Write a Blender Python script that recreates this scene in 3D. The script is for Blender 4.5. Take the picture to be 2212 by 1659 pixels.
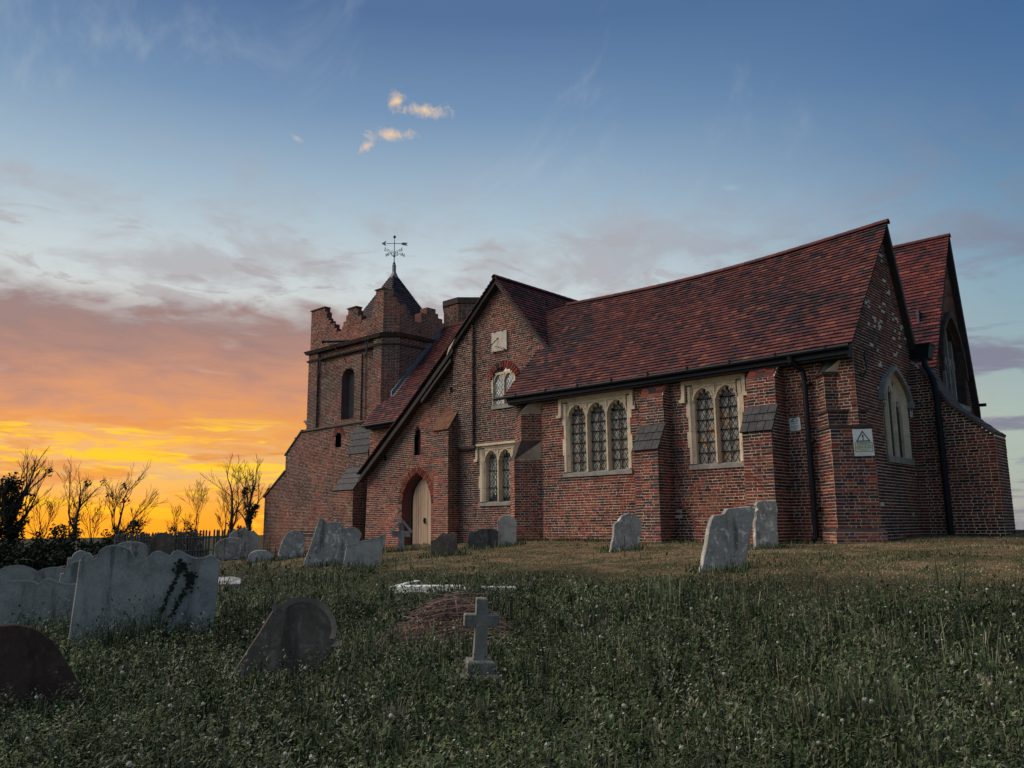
import bpy, bmesh, math, random
import numpy as np
from mathutils import Vector, Matrix, noise as mnoise
R_ = random.Random(7)
for o in list(bpy.data.objects): bpy.data.objects.remove(o)
SC = bpy.context.scene
COL = SC.collection
# ------------------------------------------------------------------ camera
# X = east along the south wall, Y = north, Z = up; the camera looks north-west, slightly up
cam_d = bpy.data.cameras.new('camera'); cam = bpy.data.objects.new('camera', cam_d); COL.objects.link(cam)
A_, P_, RO_ = math.radians(47.4), math.radians(9.9), math.radians(-0.5)
fw0 = Vector((-math.cos(A_), math.sin(A_), 0)); rt0 = Vector((math.sin(A_), math.cos(A_), 0)); up0 = Vector((0, 0, 1))
fwd = fw0*math.cos(P_)+up0*math.sin(P_); upv = up0*math.cos(P_)-fw0*math.sin(P_)
rgt = rt0*math.cos(RO_)+upv*math.sin(RO_); upr = upv*math.cos(RO_)-rt0*math.sin(RO_)
cam.matrix_world = Matrix(((rgt.x, upr.x, -fwd.x, 0), (rgt.y, upr.y, -fwd.y, 0), (rgt.z, upr.z, -fwd.z, 1.6), (0, 0, 0, 1)))
cam_d.sensor_width = 36; cam_d.lens = 36*1760/2212; cam_d.clip_start = 0.05; cam_d.clip_end = 6000
SC.camera = cam
CAM = Vector((0, 0, 1.6))
# ------------------------------------------------------------------ sky
SUN_AZ = (-0.941, 0.339)          # towards the set sun, in the west
W = bpy.data.worlds.new('World'); SC.world = W; W.use_nodes = True
nt = W.node_tree; nt.nodes.clear()
class NG:
    def __init__(s, nt): s.nt = nt
    def n(s, t, **kw):
        x = s.nt.nodes.new(t)
        for k, v in kw.items(): setattr(x, k, v)
        return x
    def put(s, sock, v):
        if hasattr(v, 'is_output'): s.nt.links.new(v, sock)
        else: sock.default_value = v
    def m(s, op, a, b=0.0, c=None, clamp=False):
        x = s.n('ShaderNodeMath', operation=op, use_clamp=clamp)
        s.put(x.inputs[0], a); s.put(x.inputs[1], b)
        if c is not None: s.put(x.inputs[2], c)
        return x.outputs[0]
    def ss(s, a, lo, hi, o0=0.0, o1=1.0):
        x = s.n('ShaderNodeMapRange', interpolation_type='SMOOTHSTEP')
        for i, v in enumerate((a, lo, hi, o0, o1)): s.put(x.inputs[i], v)
        return x.outputs[0]
    def ramp(s, f, pts, interp='LINEAR'):
        x = s.n('ShaderNodeValToRGB'); r = x.color_ramp; r.interpolation = interp
        while len(r.elements) < len(pts): r.elements.new(1.0)
        for e, (p, c) in zip(r.elements, pts):
            e.position = p; e.color = (c[0], c[1], c[2], 1) if not isinstance(c, float) else (c, c, c, 1)
        s.put(x.inputs[0], f); return x.outputs[0]
    def mix(s, f, a, b, mode='MIX'):
        x = s.n('ShaderNodeMix', data_type='RGBA', blend_type=mode)
        s.put(x.inputs[0], f)
        for i, v in ((6, a), (7, b)):
            s.put(x.inputs[i], v if hasattr(v, 'is_output') else (v[0], v[1], v[2], 1))
        return x.outputs[2]
    def xyz(s, a, b, c):
        x = s.n('ShaderNodeCombineXYZ')
        for i, v in enumerate((a, b, c)): s.put(x.inputs[i], v)
        return x.outputs[0]
    def noise(s, vec, scale, detail=4, rough=0.55, dist=0.0, out=0):
        x = s.n('ShaderNodeTexNoise'); s.put(x.inputs['Vector'], vec)
        x.inputs['Scale'].default_value = scale; x.inputs['Detail'].default_value = detail
        x.inputs['Roughness'].default_value = rough; x.inputs['Distortion'].default_value = dist
        return x.outputs[out]
g = NG(nt)
tc = g.n('ShaderNodeTexCoord'); sep = g.n('ShaderNodeSeparateXYZ'); nt.links.new(tc.outputs['Generated'], sep.inputs[0])
dx, dy, dz = sep.outputs
sun_a = g.m('ADD', g.m('MULTIPLY', dx, SUN_AZ[0]), g.m('MULTIPLY', dy, SUN_AZ[1]))
hl = g.m('SQRT', g.m('MAXIMUM', g.m('SUBTRACT', 1.0, g.m('MULTIPLY', dz, dz)), 0.0001))
sun_c = g.m('DIVIDE', sun_a, hl)                       # cosine of the angle from the sun's bearing
cross = g.m('DIVIDE', g.m('SUBTRACT', g.m('MULTIPLY', dx, SUN_AZ[1]), g.m('MULTIPLY', dy, SUN_AZ[0])), hl)  # sine, + to the right
zc = g.m('MAXIMUM', dz, 0.0)
west = g.ramp(zc, [(0, (.86, .29, .035)), (.03, (.84, .42, .08)), (.06, (.83, .47, .14)), (.10, (.80, .42, .17)), (.15, (.70, .40, .24)),
                   (.205, (.63, .52, .44)), (.25, (.63, .655, .64)), (.30, (.56, .64, .67)), (.38, (.36, .485, .59)), (.47, (.175, .29, .46)), (.56, (.085, .165, .33)), (.7, (.09, .16, .30)), (1, (.17, .22, .32))])
east = g.ramp(zc, [(0, (.36, .42, .40)), (.10, (.36, .50, .47)), (.2, (.25, .40, .47)), (.3, (.155, .295, .43)), (.4, (.085, .19, .36)), (.5, (.055, .135, .30)), (.62, (.065, .14, .285)), (1, (.18, .235, .34))])
wfac = g.ss(sun_c, 0.40, 0.93)
base = g.mix(wfac, east, west)
# cloud coordinates: the direction projected on a flat cloud sheet
inv = g.m('DIVIDE', 1.0, g.m('ADD', zc, 0.11))
cu, cv = g.m('MULTIPLY', cross, inv), g.m('MULTIPLY', sun_c, inv)
cp = g.xyz(cu, cv, 0.0)
n_big = g.noise(cp, 1.15, 5, .60, .35)
n_fin = g.noise(g.xyz(g.m('ADD', cu, 7.3), cv, 2.0), 3.1, 5, .62, .5)
# thin grey-mauve wisps
wisp = g.m('MULTIPLY', g.ss(g.m('ADD', g.m('MULTIPLY', n_big, .55), g.m('MULTIPLY', n_fin, .5)), .50, .63), g.ss(zc, .48, .27))
wisp = g.m('MULTIPLY', wisp, g.ss(zc, .02, .1))
wcol = g.mix(wfac, (.20, .23, .31), (.40, .375, .40))
sky = g.mix(g.m('MULTIPLY', wisp, .70), base, wcol)
n_hi = g.noise(g.xyz(cu, g.m('MULTIPLY', cv, .45), 9.0), 2.3, 5, .66, 1.1)
cirrus = g.m('MULTIPLY', g.ss(n_hi, .50, .74), g.m('MULTIPLY', g.ss(zc, .24, .36), .34))
sky = g.mix(cirrus, sky, g.mix(wfac, (.20, .33, .50), (.45, .52, .60)))
n_c = g.noise(g.xyz(cu, g.m('MULTIPLY', cv, 1.3), 13.0), 3.6, 5, .64, .7)
clump = g.m('MULTIPLY', g.ss(n_c, .53, .64), g.m('MULTIPLY', g.m('MULTIPLY', g.ss(zc, .19, .25), g.ss(zc, .40, .29)), wfac))
sky = g.mix(g.m('MULTIPLY', clump, .62), sky, (.40, .355, .375))
# purple cumulus low in the north
low = g.m('MULTIPLY', g.ss(g.m('ADD', n_big, g.m('MULTIPLY', g.m('SUBTRACT', n_fin, .5), .35)), .46, .62), g.m('MULTIPLY', g.ss(sun_c, .78, .62), g.ss(zc, .33, .22)))
sky = g.mix(g.m('MULTIPLY', low, .75), sky, (.21, .20, .28))
# the big bank over the sunset: mauve above, orange underneath
edge = g.m('ADD', zc, g.m('ADD', g.m('MULTIPLY', g.m('SUBTRACT', n_big, .5), .11), g.m('MULTIPLY', g.m('SUBTRACT', n_fin, .5), .10)))
bank = g.m('MULTIPLY', g.ss(edge, .268, .226), g.ss(g.m('ADD', edge, g.m('MULTIPLY', g.m('SUBTRACT', n_fin, .5), .05)), .070, .115))
bank = g.m('MULTIPLY', bank, g.ss(sun_c, .87, .95))
bcol = g.ramp(g.m('ADD', edge, g.m('MULTIPLY', cross, -.05)), [(0, (.85, .36, .05)), (.09, (.84, .36, .07)), (.12, (.76, .31, .11)), (.15, (.60, .27, .16)), (.185, (.43, .22, .175)), (.22, (.32, .19, .18)), (.25, (.26, .19, .205)), (1, (.27, .215, .25))])
thin = g.ss(g.noise(g.xyz(cu, cv, 5.0), 1.9, 4, .6, .8), .60, .78)
sky = g.mix(g.m('MULTIPLY', bank, g.m('SUBTRACT', .93, g.m('MULTIPLY', thin, .6))), sky, bcol)
# lit streaks close to the sun
st = g.xyz(g.m('MULTIPLY', cross, 9.0), g.m('MULTIPLY', zc, 62.0), 1.0)
n_st = g.noise(st, 1.0, 7, .62, .9)
stk = g.m('MULTIPLY', g.ss(n_st, .52, .62), g.m('MULTIPLY', g.ss(zc, .135, .105), g.ss(sun_c, .955, .99)))
sky = g.mix(g.m('MULTIPLY', stk, .9), sky, (1.0, .64, .03))
pu, pv = g.m('DIVIDE', g.m('SUBTRACT', cross, .03), .17), g.m('DIVIDE', g.m('SUBTRACT', zc, .092), .036)
pr_ = g.m('SUBTRACT', 1.0, g.m('ADD', g.m('MULTIPLY', pu, pu), g.m('MULTIPLY', pv, pv)))
patch = g.m('MULTIPLY', g.ss(g.m('ADD', pr_, g.m('MULTIPLY', g.m('SUBTRACT', g.m('ADD', g.m('MULTIPLY', n_st, .5), g.m('MULTIPLY', n_fin, .5)), .5), 6.5)), .55, 1.35), g.ss(sun_c, .9, .95))
sky = g.mix(g.m('MULTIPLY', patch, .8), sky, (1.0, .58, .02))
n_s2 = g.noise(g.xyz(g.m('MULTIPLY', cross, 7.0), g.m('MULTIPLY', zc, 55.0), 6.0), 1.0, 6, .6, .6)
st2 = g.m('MULTIPLY', g.ss(n_s2, .52, .64), g.m('MULTIPLY', g.ss(zc, .15, .09), g.ss(sun_c, .86, .97)))
sky = g.mix(g.m('MULTIPLY', st2, .75), sky, (.70, .24, .06))
glow = g.m('MULTIPLY', g.ss(zc, .05, .0), g.ss(sun_c, .975, 1.0))
sky = g.mix(g.m('MULTIPLY', glow, .9), sky, (1.0, .40, .02))
# two small sunlit puffs high up, each a blob around its own direction
PN = g.noise(tc.outputs['Generated'], 62.0, 5, .62, .6)
def puff(sky, d, su, sv, col, tilt=0.0, thr=1.5):
    d = Vector(d).normalized(); e1 = Vector((-d.y, d.x, 0)).normalized()*-1.0; e2 = e1.cross(d)*-1.0
    if e2.z < 0: e2 = -e2
    def dot(v):
        x = g.n('ShaderNodeVectorMath', operation='DOT_PRODUCT'); g.put(x.inputs[0], tc.outputs['Generated']); x.inputs[1].default_value = v; return x.outputs['Value']
    u = g.m('DIVIDE', dot(e1*math.cos(tilt)+e2*math.sin(tilt)), su); v = g.m('DIVIDE', dot(e2*math.cos(tilt)-e1*math.sin(tilt)), sv)
    r = g.m('SQRT', g.m('ADD', g.m('MULTIPLY', u, u), g.m('MULTIPLY', v, v)))
    front = g.ss(dot(d), .9, .95)
    nn = PN
    f = g.m('MULTIPLY', g.ss(g.m('ADD', g.m('SUBTRACT', 1.0, r), g.m('MULTIPLY', g.m('SUBTRACT', nn, .5), 2.6)), 0.0, thr), front)
    return g.mix(g.m('MULTIPLY', f, .95), sky, col)
sky = puff(sky, (-.684, .553, .484), .014, .015, (.86, .60, .36))
sky = puff(sky, (-.664, .577, .475), .036, .011, (.86, .63, .40), -.06)
sky = puff(sky, (-.698, .556, .449), .030, .009, (.84, .60, .40), .05)
sky = puff(sky, (-.722, .538, .436), .016, .006, (.80, .58, .42), .7)
sky = puff(sky, (-.765, .473, .438), .008, .004, (.55, .52, .50), -.4)
sky = puff(sky, (-.413, .826, .383), .016, .006, (.33, .45, .55), -.2)
bg = g.n('ShaderNodeBackground'); g.put(bg.inputs[0], sky); bg.inputs[1].default_value = 1.0
# the physical twilight sky underneath adds the ambient light of the rest of the dome
ns = g.n('ShaderNodeTexSky', sky_type='NISHITA'); ns.sun_disc = False
ns.sun_elevation = math.radians(1.5); ns.sun_rotation = math.atan2(SUN_AZ[0], SUN_AZ[1])
bg2 = g.n('ShaderNodeBackground'); g.put(bg2.inputs[0], ns.outputs[0]); bg2.inputs[1].default_value = 0.006
ad = g.n('ShaderNodeAddShader'); nt.links.new(bg.outputs[0], ad.inputs[0]); nt.links.new(bg2.outputs[0], ad.inputs[1])
out = g.n('ShaderNodeOutputWorld'); nt.links.new(ad.outputs[0], out.inputs[0])
W.cycles.sampling_method = 'MANUAL'; W.cycles.sample_map_resolution = 512
SC.cycles.max_bounces = 6; SC.cycles.diffuse_bounces = 3; SC.cycles.glossy_bounces = 2
# ------------------------------------------------------------------ the sun's after-glow: one very soft lamp from the west-south-west
sd = bpy.data.lights.new('sun', 'SUN'); sd.energy = 3.3; sd.angle = math.radians(60); sd.color = (1.0, .88, .75)
sun = bpy.data.objects.new('sun', sd); COL.objects.link(sun)
sun.rotation_euler = Vector((-0.60, -0.46, 0.66)).to_track_quat('Z', 'Y').to_euler()
SC.view_settings.view_transform = 'Standard'; SC.view_settings.look = 'None'
SC.view_settings.exposure = 0.0; SC.view_settings.gamma = 1.0; SC.view_settings.use_curve_mapping = False
SC.render.resolution_x = 1024; SC.render.resolution_y = 768
# ------------------------------------------------------------------ helpers
def tag(o, label=None, cat=None, group=None, kind=None):
    if label: o['label'] = label
    if cat: o['category'] = cat
    if group: o['group'] = group
    if kind: o['kind'] = kind
    return o
def empty(name, loc=(0, 0, 0), rz=0.0, parent=None):
    o = bpy.data.objects.new(name, None); COL.objects.link(o); o.location = loc; o.rotation_euler = (0, 0, rz); o.parent = parent
    o.empty_display_size = .2
    return o
WT = {}
class MB:
    """collects polygons (with a colour each) and links them as one mesh object"""
    def __init__(s): s.v = []; s.f = []; s.c = []
    def poly(s, pts, col=(1, 1, 1)):
        b = len(s.v); s.v.extend([tuple(p) for p in pts]); s.f.append(tuple(range(b, b+len(pts)))); s.c.append(col)
    def faces(s, vs, fs, col=(1, 1, 1)):
        b = len(s.v); s.v.extend([tuple(p) for p in vs])
        for f in fs: s.f.append(tuple(b+i for i in f)); s.c.append(col)
    def hexa(s, p, col=(1, 1, 1), back=True):   # 8 points: 0-3 one ring, 4-7 the other
        fs = [(0, 1, 2, 3), (0, 4, 5, 1), (1, 5, 6, 2), (2, 6, 7, 3), (3, 7, 4, 0)]
        if back: fs.append((7, 6, 5, 4))
        s.faces(p, fs, col)
    def box(s, x0, x1, y0, y1, z0, z1, col=(1, 1, 1)):
        s.hexa([(x0, y0, z0), (x1, y0, z0), (x1, y0, z1), (x0, y0, z1), (x0, y1, z0), (x1, y1, z0), (x1, y1, z1), (x0, y1, z1)], col)
    def tube(s, pts, rads, seg=6, col=(1, 1, 1), cap=True):
        pts = [Vector(p) for p in pts]
        if not hasattr(rads, '__len__'): rads = [rads]*len(pts)
        b = len(s.v); n = len(pts); prev = None
        for i, p in enumerate(pts):
            t = (pts[min(i+1, n-1)]-pts[max(i-1, 0)])
            t = t.normalized() if t.length > 1e-9 else Vector((0, 0, 1))
            a = prev if prev is not None else (Vector((1, 0, 0)) if abs(t.x) < .9 else Vector((0, 1, 0)))
            a = (a-t*a.dot(t)); a = a.normalized() if a.length > 1e-6 else t.orthogonal().normalized(); prev = a
            c = t.cross(a)
            for k in range(seg):
                q = 2*math.pi*k/seg; s.v.append(tuple(p+(a*math.cos(q)+c*math.sin(q))*rads[i]))
        for i in range(n-1):
            for k in range(seg):
                k2 = (k+1) % seg; s.f.append((b+i*seg+k, b+i*seg+k2, b+(i+1)*seg+k2, b+(i+1)*seg+k)); s.c.append(col)
        if cap:
            s.f.append(tuple(b+k for k in reversed(range(seg)))); s.c.append(col)
            s.f.append(tuple(b+(n-1)*seg+k for k in range(seg))); s.c.append(col)
    def build(s, name, mat, parent=None, smooth=False, origin=None):
        me = bpy.data.meshes.new(name)
        v = s.v
        if origin is not None:
            v = [(p[0]-origin[0], p[1]-origin[1], p[2]-origin[2]) for p in v]
        me.from_pydata(v, [], s.f); 
        at = me.color_attributes.new('bc', 'FLOAT_COLOR', 'CORNER')
        buf = np.ones((len(me.loops), 4), np.float32); i = 0
        ln = [len(f) for f in s.f]
        buf[:, :3] = np.repeat(np.array(s.c, np.float32).reshape(-1, 3), ln, axis=0)
        at.data.foreach_set('color', buf.ravel())
        if smooth: me.polygons.foreach_set('use_smooth', [True]*len(me.polygons))
        me.update()
        if mat: me.materials.append(mat)
        o = bpy.data.objects.new(name, me); COL.objects.link(o)
        if parent: o.parent = parent
        if origin is not None: o.location = origin
        if parent and parent.name in WT:      # built in world coordinates: cancel the parent's own offset
            w = WT[parent.name]; o.matrix_parent_inverse = Matrix.Translation((-w[0], -w[1], -w[2])); WT[o.name] = tuple(origin) if origin is not None else (0, 0, 0)
        return o
class Fr:
    """a vertical facade frame: u along the wall, z up, n outward"""
    def __init__(s, O, u, n): s.O = Vector((O[0], O[1], 0)); s.u = Vector((u[0], u[1], 0)).normalized(); s.n = Vector((n[0], n[1], 0)).normalized()
    def p(s, u, z, d=0.0): q = s.O+s.u*u+s.n*d; return (q.x, q.y, z)
    def box(s, mb, u0, u1, z0, z1, d0, d1, col=(1, 1, 1)):
        mb.hexa([s.p(u0, z0, d1), s.p(u1, z0, d1), s.p(u1, z1, d1), s.p(u0, z1, d1), s.p(u0, z0, d0), s.p(u1, z0, d0), s.p(u1, z1, d0), s.p(u0, z1, d0)], col)
    def prism(s, mb, pts, d0, d1, col=(1, 1, 1)):
        n = len(pts); mb.poly([s.p(a, b, d1) for a, b in pts], col); mb.poly([s.p(a, b, d0) for a, b in reversed(pts)], col)
        for i in range(n):
            a, b = pts[i], pts[(i+1) % n]; mb.poly([s.p(*a, d1), s.p(*a, d0), s.p(*b, d0), s.p(*b, d1)], col)
def nz(x, y, z=0.0): return mnoise.noise(Vector((x, y, z)))
# ------------------------------------------------------------------ materials
def mat(name, col, rough=.85, bump=0.0, bscale=40, var=0.0, vscale=3, spec=.3, use_attr=False, metal=0.0, obcol=False, stain=None):
    m = bpy.data.materials.new(name); m.use_nodes = True; nt = m.node_tree; nt.nodes.clear(); g = NG(nt)
    bs = g.n('ShaderNodeBsdfPrincipled'); o = g.n('ShaderNodeOutputMaterial'); nt.links.new(bs.outputs[0], o.inputs[0])
    tc = g.n('ShaderNodeTexCoord'); geo = g.n('ShaderNodeNewGeometry'); pos = geo.outputs['Position']
    c = None
    if use_attr:
        a = g.n('ShaderNodeAttribute', attribute_name='bc'); c = a.outputs['Color']
        if obcol:
            oi = g.n('ShaderNodeObjectInfo'); c = g.mix(1.0, c, oi.outputs['Color'], 'MULTIPLY')
        if col != (1, 1, 1): c = g.mix(1.0, c, col, 'MULTIPLY')
    else:
        x = g.n('ShaderNodeRGB'); x.outputs[0].default_value = (*col, 1); c = x.outputs[0]
    if var:
        n1 = g.noise(pos, vscale, 6, .62); n2 = g.noise(pos, vscale*9, 4, .6)
        f = g.m('ADD', g.m('MULTIPLY', n1, .65), g.m('MULTIPLY', n2, .35))
        k = g.ss(f, .32, .68, 1-var, 1+var); c = g.mix(1.0, c, g.xyz(k, k, k), 'MULTIPLY')
    if stain:
        for (sc, lo, hi, scol, amt, stretch) in stain:
            sp = g.n('ShaderNodeSeparateXYZ'); g.put(sp.inputs[0], pos)
            v = g.xyz(sp.outputs[0], sp.outputs[1], g.m('MULTIPLY', sp.outputs[2], stretch))
            c = g.mix(g.m('MULTIPLY', g.ss(g.noise(v, sc, 7, .65, .4), lo, hi), amt), c, scol)
    g.put(bs.inputs['Base Color'], c); bs.inputs['Roughness'].default_value = rough
    bs.inputs['Specular IOR Level'].default_value = spec; bs.inputs['Metallic'].default_value = metal
    if bump:
        b = g.n('ShaderNodeBump'); b.inputs['Strength'].default_value = bump; b.inputs['Distance'].default_value = .01
        g.put(b.inputs['Height'], g.noise(pos, bscale, 6, .65)); nt.links.new(b.outputs[0], bs.inputs['Normal'])
    return m
M = {}
M['brick'] = mat('brick', (1, 1, 1), .9, .5, 60, .22, 2.2, .2, True, obcol=True)
M['mortar'] = mat('mortar', (.66, .50, .37), .95, .6, 90, .25, 1.3, .1, stain=[(1.4, .56, .72, (.20, .16, .13), .6, .5)])
M['tile'] = mat('tile', (1, 1, 1), .85, .4, 50, .25, 1.8, .25, True, obcol=True)
M['stone'] = mat('dressed_stone', (.66, .53, .38), .85, .4, 45, .18, 2.5, .25, stain=[(4, .52, .68, (.30, .25, .20), .6, .5), (13, .58, .70, (.22, .19, .16), .5, .8)])
M['cornice'] = mat('sooty_stone', (.072, .052, .044), .9, .6, 45, .35, 3, .2, stain=[(6, .55, .70, (.15, .115, .09), .6, 1), (14, .60, .70, (.22, .19, .15), .4, 1)])
M['stone_dark'] = mat('weathered_stone', (.27, .25, .22), .9, .5, 45, .3, 3, .25, stain=[(7, .55, .7, (.50, .46, .38), .5, 1)])
M['slate'] = mat('slate', (.04, .04, .042), .75, .4, 40, .4, 4, .35, stain=[(8, .52, .7, (.105, .095, .07), .6, 1)])
M['tile_orange'] = mat('lichen_tile', (.135, .062, .036), .9, .7, 30, .45, 6, .2, stain=[(5, .5, .66, (.26, .105, .04), .7, 1), (11, .58, .68, (.30, .28, .22), .6, 1)])
M['lead'] = mat('lead', (.20, .215, .235), .55, .2, 20, .15, 3, .5, metal=.3)
M['iron'] = mat('black_iron', (.012, .013, .018), .5, .15, 60, .2, 8, .4)
M['gutter'] = mat('gutter_paint', (.007, .008, .012), .6, .0, 60, .2, 4, .25)
M['board'] = mat('barge_board', (.045, .037, .035), .8, .5, 35, .3, 4, .3)
M['oak'] = mat('door_oak', (.52, .36, .25), .75, .35, 30, .0, 3, .3, True, stain=[(16, .44, .62, (.27, .18, .125), .6, .06), (5, .5, .7, (.60, .46, .34), .5, .12)])
M['white'] = mat('sign_white', (.78, .78, .74), .5, 0, 10, .06, 4, .4)
M['pale'] = mat('sign_yellow', (.66, .70, .48), .5, 0, 10, .06, 4, .4)
M['ink'] = mat('sign_ink', (.02, .02, .03), .6)
M['plate'] = mat('sundial_face', (.55, .48, .40), .85, .2, 40, .14, 6, .2, stain=[(10, .55, .75, (.40, .36, .30), .5, .4)])
M['dark'] = mat('unlit_black', (.01, .01, .012), 1.0)  # near-black: the shade inside openings is put into the colour
M['louvre'] = mat('louvre_slate', (.075, .08, .095), .7, .3, 30, .3, 4)
M['gold'] = mat('gilt_vane', (.34, .20, .075), .5, .1, 30, .3, 6, .5, metal=.3)
def glass_mat():
    m = bpy.data.materials.new('leaded_glass'); m.use_nodes = True; g = NG(m.node_tree); bs = m.node_tree.nodes['Principled BSDF']
    a = g.n('ShaderNodeAttribute', attribute_name='bc'); oi = g.n('ShaderNodeObjectInfo')
    geo = g.n('ShaderNodeNewGeometry'); n = g.noise(geo.outputs['Position'], 9, 4, .6)
    c = g.mix(1.0, a.outputs['Color'], oi.outputs['Color'], 'MULTIPLY'); k = g.ss(n, .3, .7, .75, 1.15)
    g.put(bs.inputs['Base Color'], g.mix(1.0, c, g.xyz(k, k, k), 'MULTIPLY'))
    bs.inputs['Roughness'].default_value = .22; bs.inputs['Specular IOR Level'].default_value = .5
    bs.inputs['Coat Weight'].default_value = .25; bs.inputs['Coat Roughness'].default_value = .05
    return m
M['glass'] = glass_mat()
# ------------------------------------------------------------------ ground
def sst(a, b, x):
    t = max(0.0, min(1.0, (x-a)/(b-a))); return t*t*(3-2*t)
def H(x, y):
    z = 1.18*sst(1.0, 17.5, y)
    if y > 17.5: z += 0.03*(min(y, 24)-17.5)
    if x < -16: z -= 0.045*(-16-max(x, -60))
    if x < -42: z -= 0.04*(-42-max(x, -160))
    if y > 30: z -= 0.05*(min(y, 120)-30)
    if y < -4: z -= 0.03*(-4-max(y, -60))
    return z
def Hn(x, y): return H(x, y)+0.05*nz(x*.45, y*.45, 3.1)+0.025*nz(x*1.4, y*1.4, 7.7)
def axis(lo, hi, flo, fhi, fine, far):
    a = list(np.arange(flo, fhi+1e-6, fine)); s = fine
    x = fhi
    while x < hi: s *= 1.35; x += s; a.append(min(x, hi))
    x = flo; s = fine
    while x > lo: s *= 1.35; x -= s; a.insert(0, max(x, lo))
    return a
gm = MB(); ax = axis(-1300, 900, -46, 8, .4, 0); ay = axis(-700, 1300, -3, 28, .4, 0)
gv = [(x, y, Hn(x, y)) for y in ay for x in ax]; nx = len(ax)
gm.v = gv; gm.f = [(j*nx+i, j*nx+i+1, (j+1)*nx+i+1, (j+1)*nx+i) for j in range(len(ay)-1) for i in range(nx-1)]; gm.c = [(1, 1, 1)]*len(gm.f)
def ground_mat():
    m = bpy.data.materials.new('churchyard_ground'); m.use_nodes = True; g = NG(m.node_tree); bs = m.node_tree.nodes['Principled BSDF']
    geo = g.n('ShaderNodeNewGeometry'); pos = geo.outputs['Position']; sp = g.n('ShaderNodeSeparateXYZ'); g.put(sp.inputs[0], pos)
    n1 = g.noise(pos, .9, 6, .6); n2 = g.noise(pos, 14, 6, .7); n3 = g.noise(pos, 3.2, 5, .6)
    # dry mown strip by the church, green rough ground south of it
    edge = g.m('ADD', g.m('ADD', sp.outputs[1], g.m('MULTIPLY', sp.outputs[0], -.10)), g.m('MULTIPLY', g.m('SUBTRACT', n1, .5), 5.0))
    dry = g.ss(edge, 11.2, 13.4)
    dry = g.m('MULTIPLY', dry, g.ss(sp.outputs[0], -30.0, -24.0))
    straw = g.ramp(g.m('ADD', g.m('MULTIPLY', n2, .55), g.m('MULTIPLY', n3, .45)), [(.3, (.055, .045, .024)), (.45, (.13, .092, .050)), (.58, (.22, .150, .082)), (.72, (.32, .225, .13))])
    gre = g.ramp(n2, [(.3, (.018, .022, .011)), (.5, (.036, .040, .020)), (.7, (.075, .070, .038))])
    patch = g.ss(g.noise(pos, 1.3, 5, .68), .46, .58); straw = g.mix(g.m('MULTIPLY', patch, .8), straw, (.045, .056, .022))
    g.put(bs.inputs['Base Color'], g.mix(dry, gre, straw)); bs.inputs['Roughness'].default_value = .95; bs.inputs['Specular IOR Level'].default_value = .1
    b = g.n('ShaderNodeBump'); b.inputs['Strength'].default_value = .7; b.inputs['Distance'].default_value = .03; g.put(b.inputs['Height'], g.noise(pos, 30, 6, .7)); g.nt.links.new(b.outputs[0], bs.inputs['Normal'])
    return m
ground = tag(gm.build('ground', ground_mat(), smooth=True), kind='structure')
# ------------------------------------------------------------------ brick engine
CH, JT = .0705, .020
MD = .007       # how far the joints lie behind the brick faces
PARTS = {}
def part(key, name=None):
    if key not in PARTS: PARTS[key] = dict(name=name or key, m=MB(), b=[], extra=[])
    return PARTS[key]
def cuts(poly, z):
    r = []
    n = len(poly)
    for i in range(n):
        (a, p), (b, q) = poly[i], poly[(i+1) % n]
        if (p <= z < q) or (q <= z < p): r.append(a+(b-a)*(z-p)/(q-p))
    r.sort(); return [(r[i], r[i+1]) for i in range(0, len(r)-1, 2)]
def intervals(poly, holes, z):
    iv = cuts(poly, z)
    for h in holes:
        for (c, d) in cuts(h, z):
            nw = []
            for (a, b) in iv:
                if d <= a or c >= b: nw.append((a, b)); continue
                if c > a: nw.append((a, c))
                if d < b: nw.append((d, b))
            iv = nw
    return iv
PAL = dict(red=(.255, .052, .037), red2=(.185, .042, .037), orange=(.30, .088, .050), dark=(.050, .035, .040), plum=(.125, .045, .048), brown=(.17, .075, .055), white=(.55, .55, .50))
def pick(style, x, y, z):
    a = nz(x*.55+y*.31, y*.55, z*.55)        # broad patches
    b = nz(x*1.9, y*1.9+5, z*1.9)
    dk = style.get('dark', .25)+.85*a+.25*b; og = style.get('orange', .12)-.35*a
    if 'low' in style: og += style['low']*max(0, 1-(z-1.0)/2.2); dk -= .25*max(0, 1-(z-1.0)/1.5)
    r = R_.random()
    if style.get('spots') and R_.random() < style['spots'](x, y, z): return PAL['white']
    if r < dk: c = PAL['dark'] if R_.random() < .55 else PAL['plum']
    elif r < dk+max(og, .02): c = PAL['orange']
    else: c = R_.choice((PAL['red'], PAL['red'], PAL['red2'], PAL['brown']))
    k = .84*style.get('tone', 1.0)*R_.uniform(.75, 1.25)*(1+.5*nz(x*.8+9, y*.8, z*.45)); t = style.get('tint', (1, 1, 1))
    return (c[0]*k*t[0], c[1]*k*t[1], c[2]*k*t[2])
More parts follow.
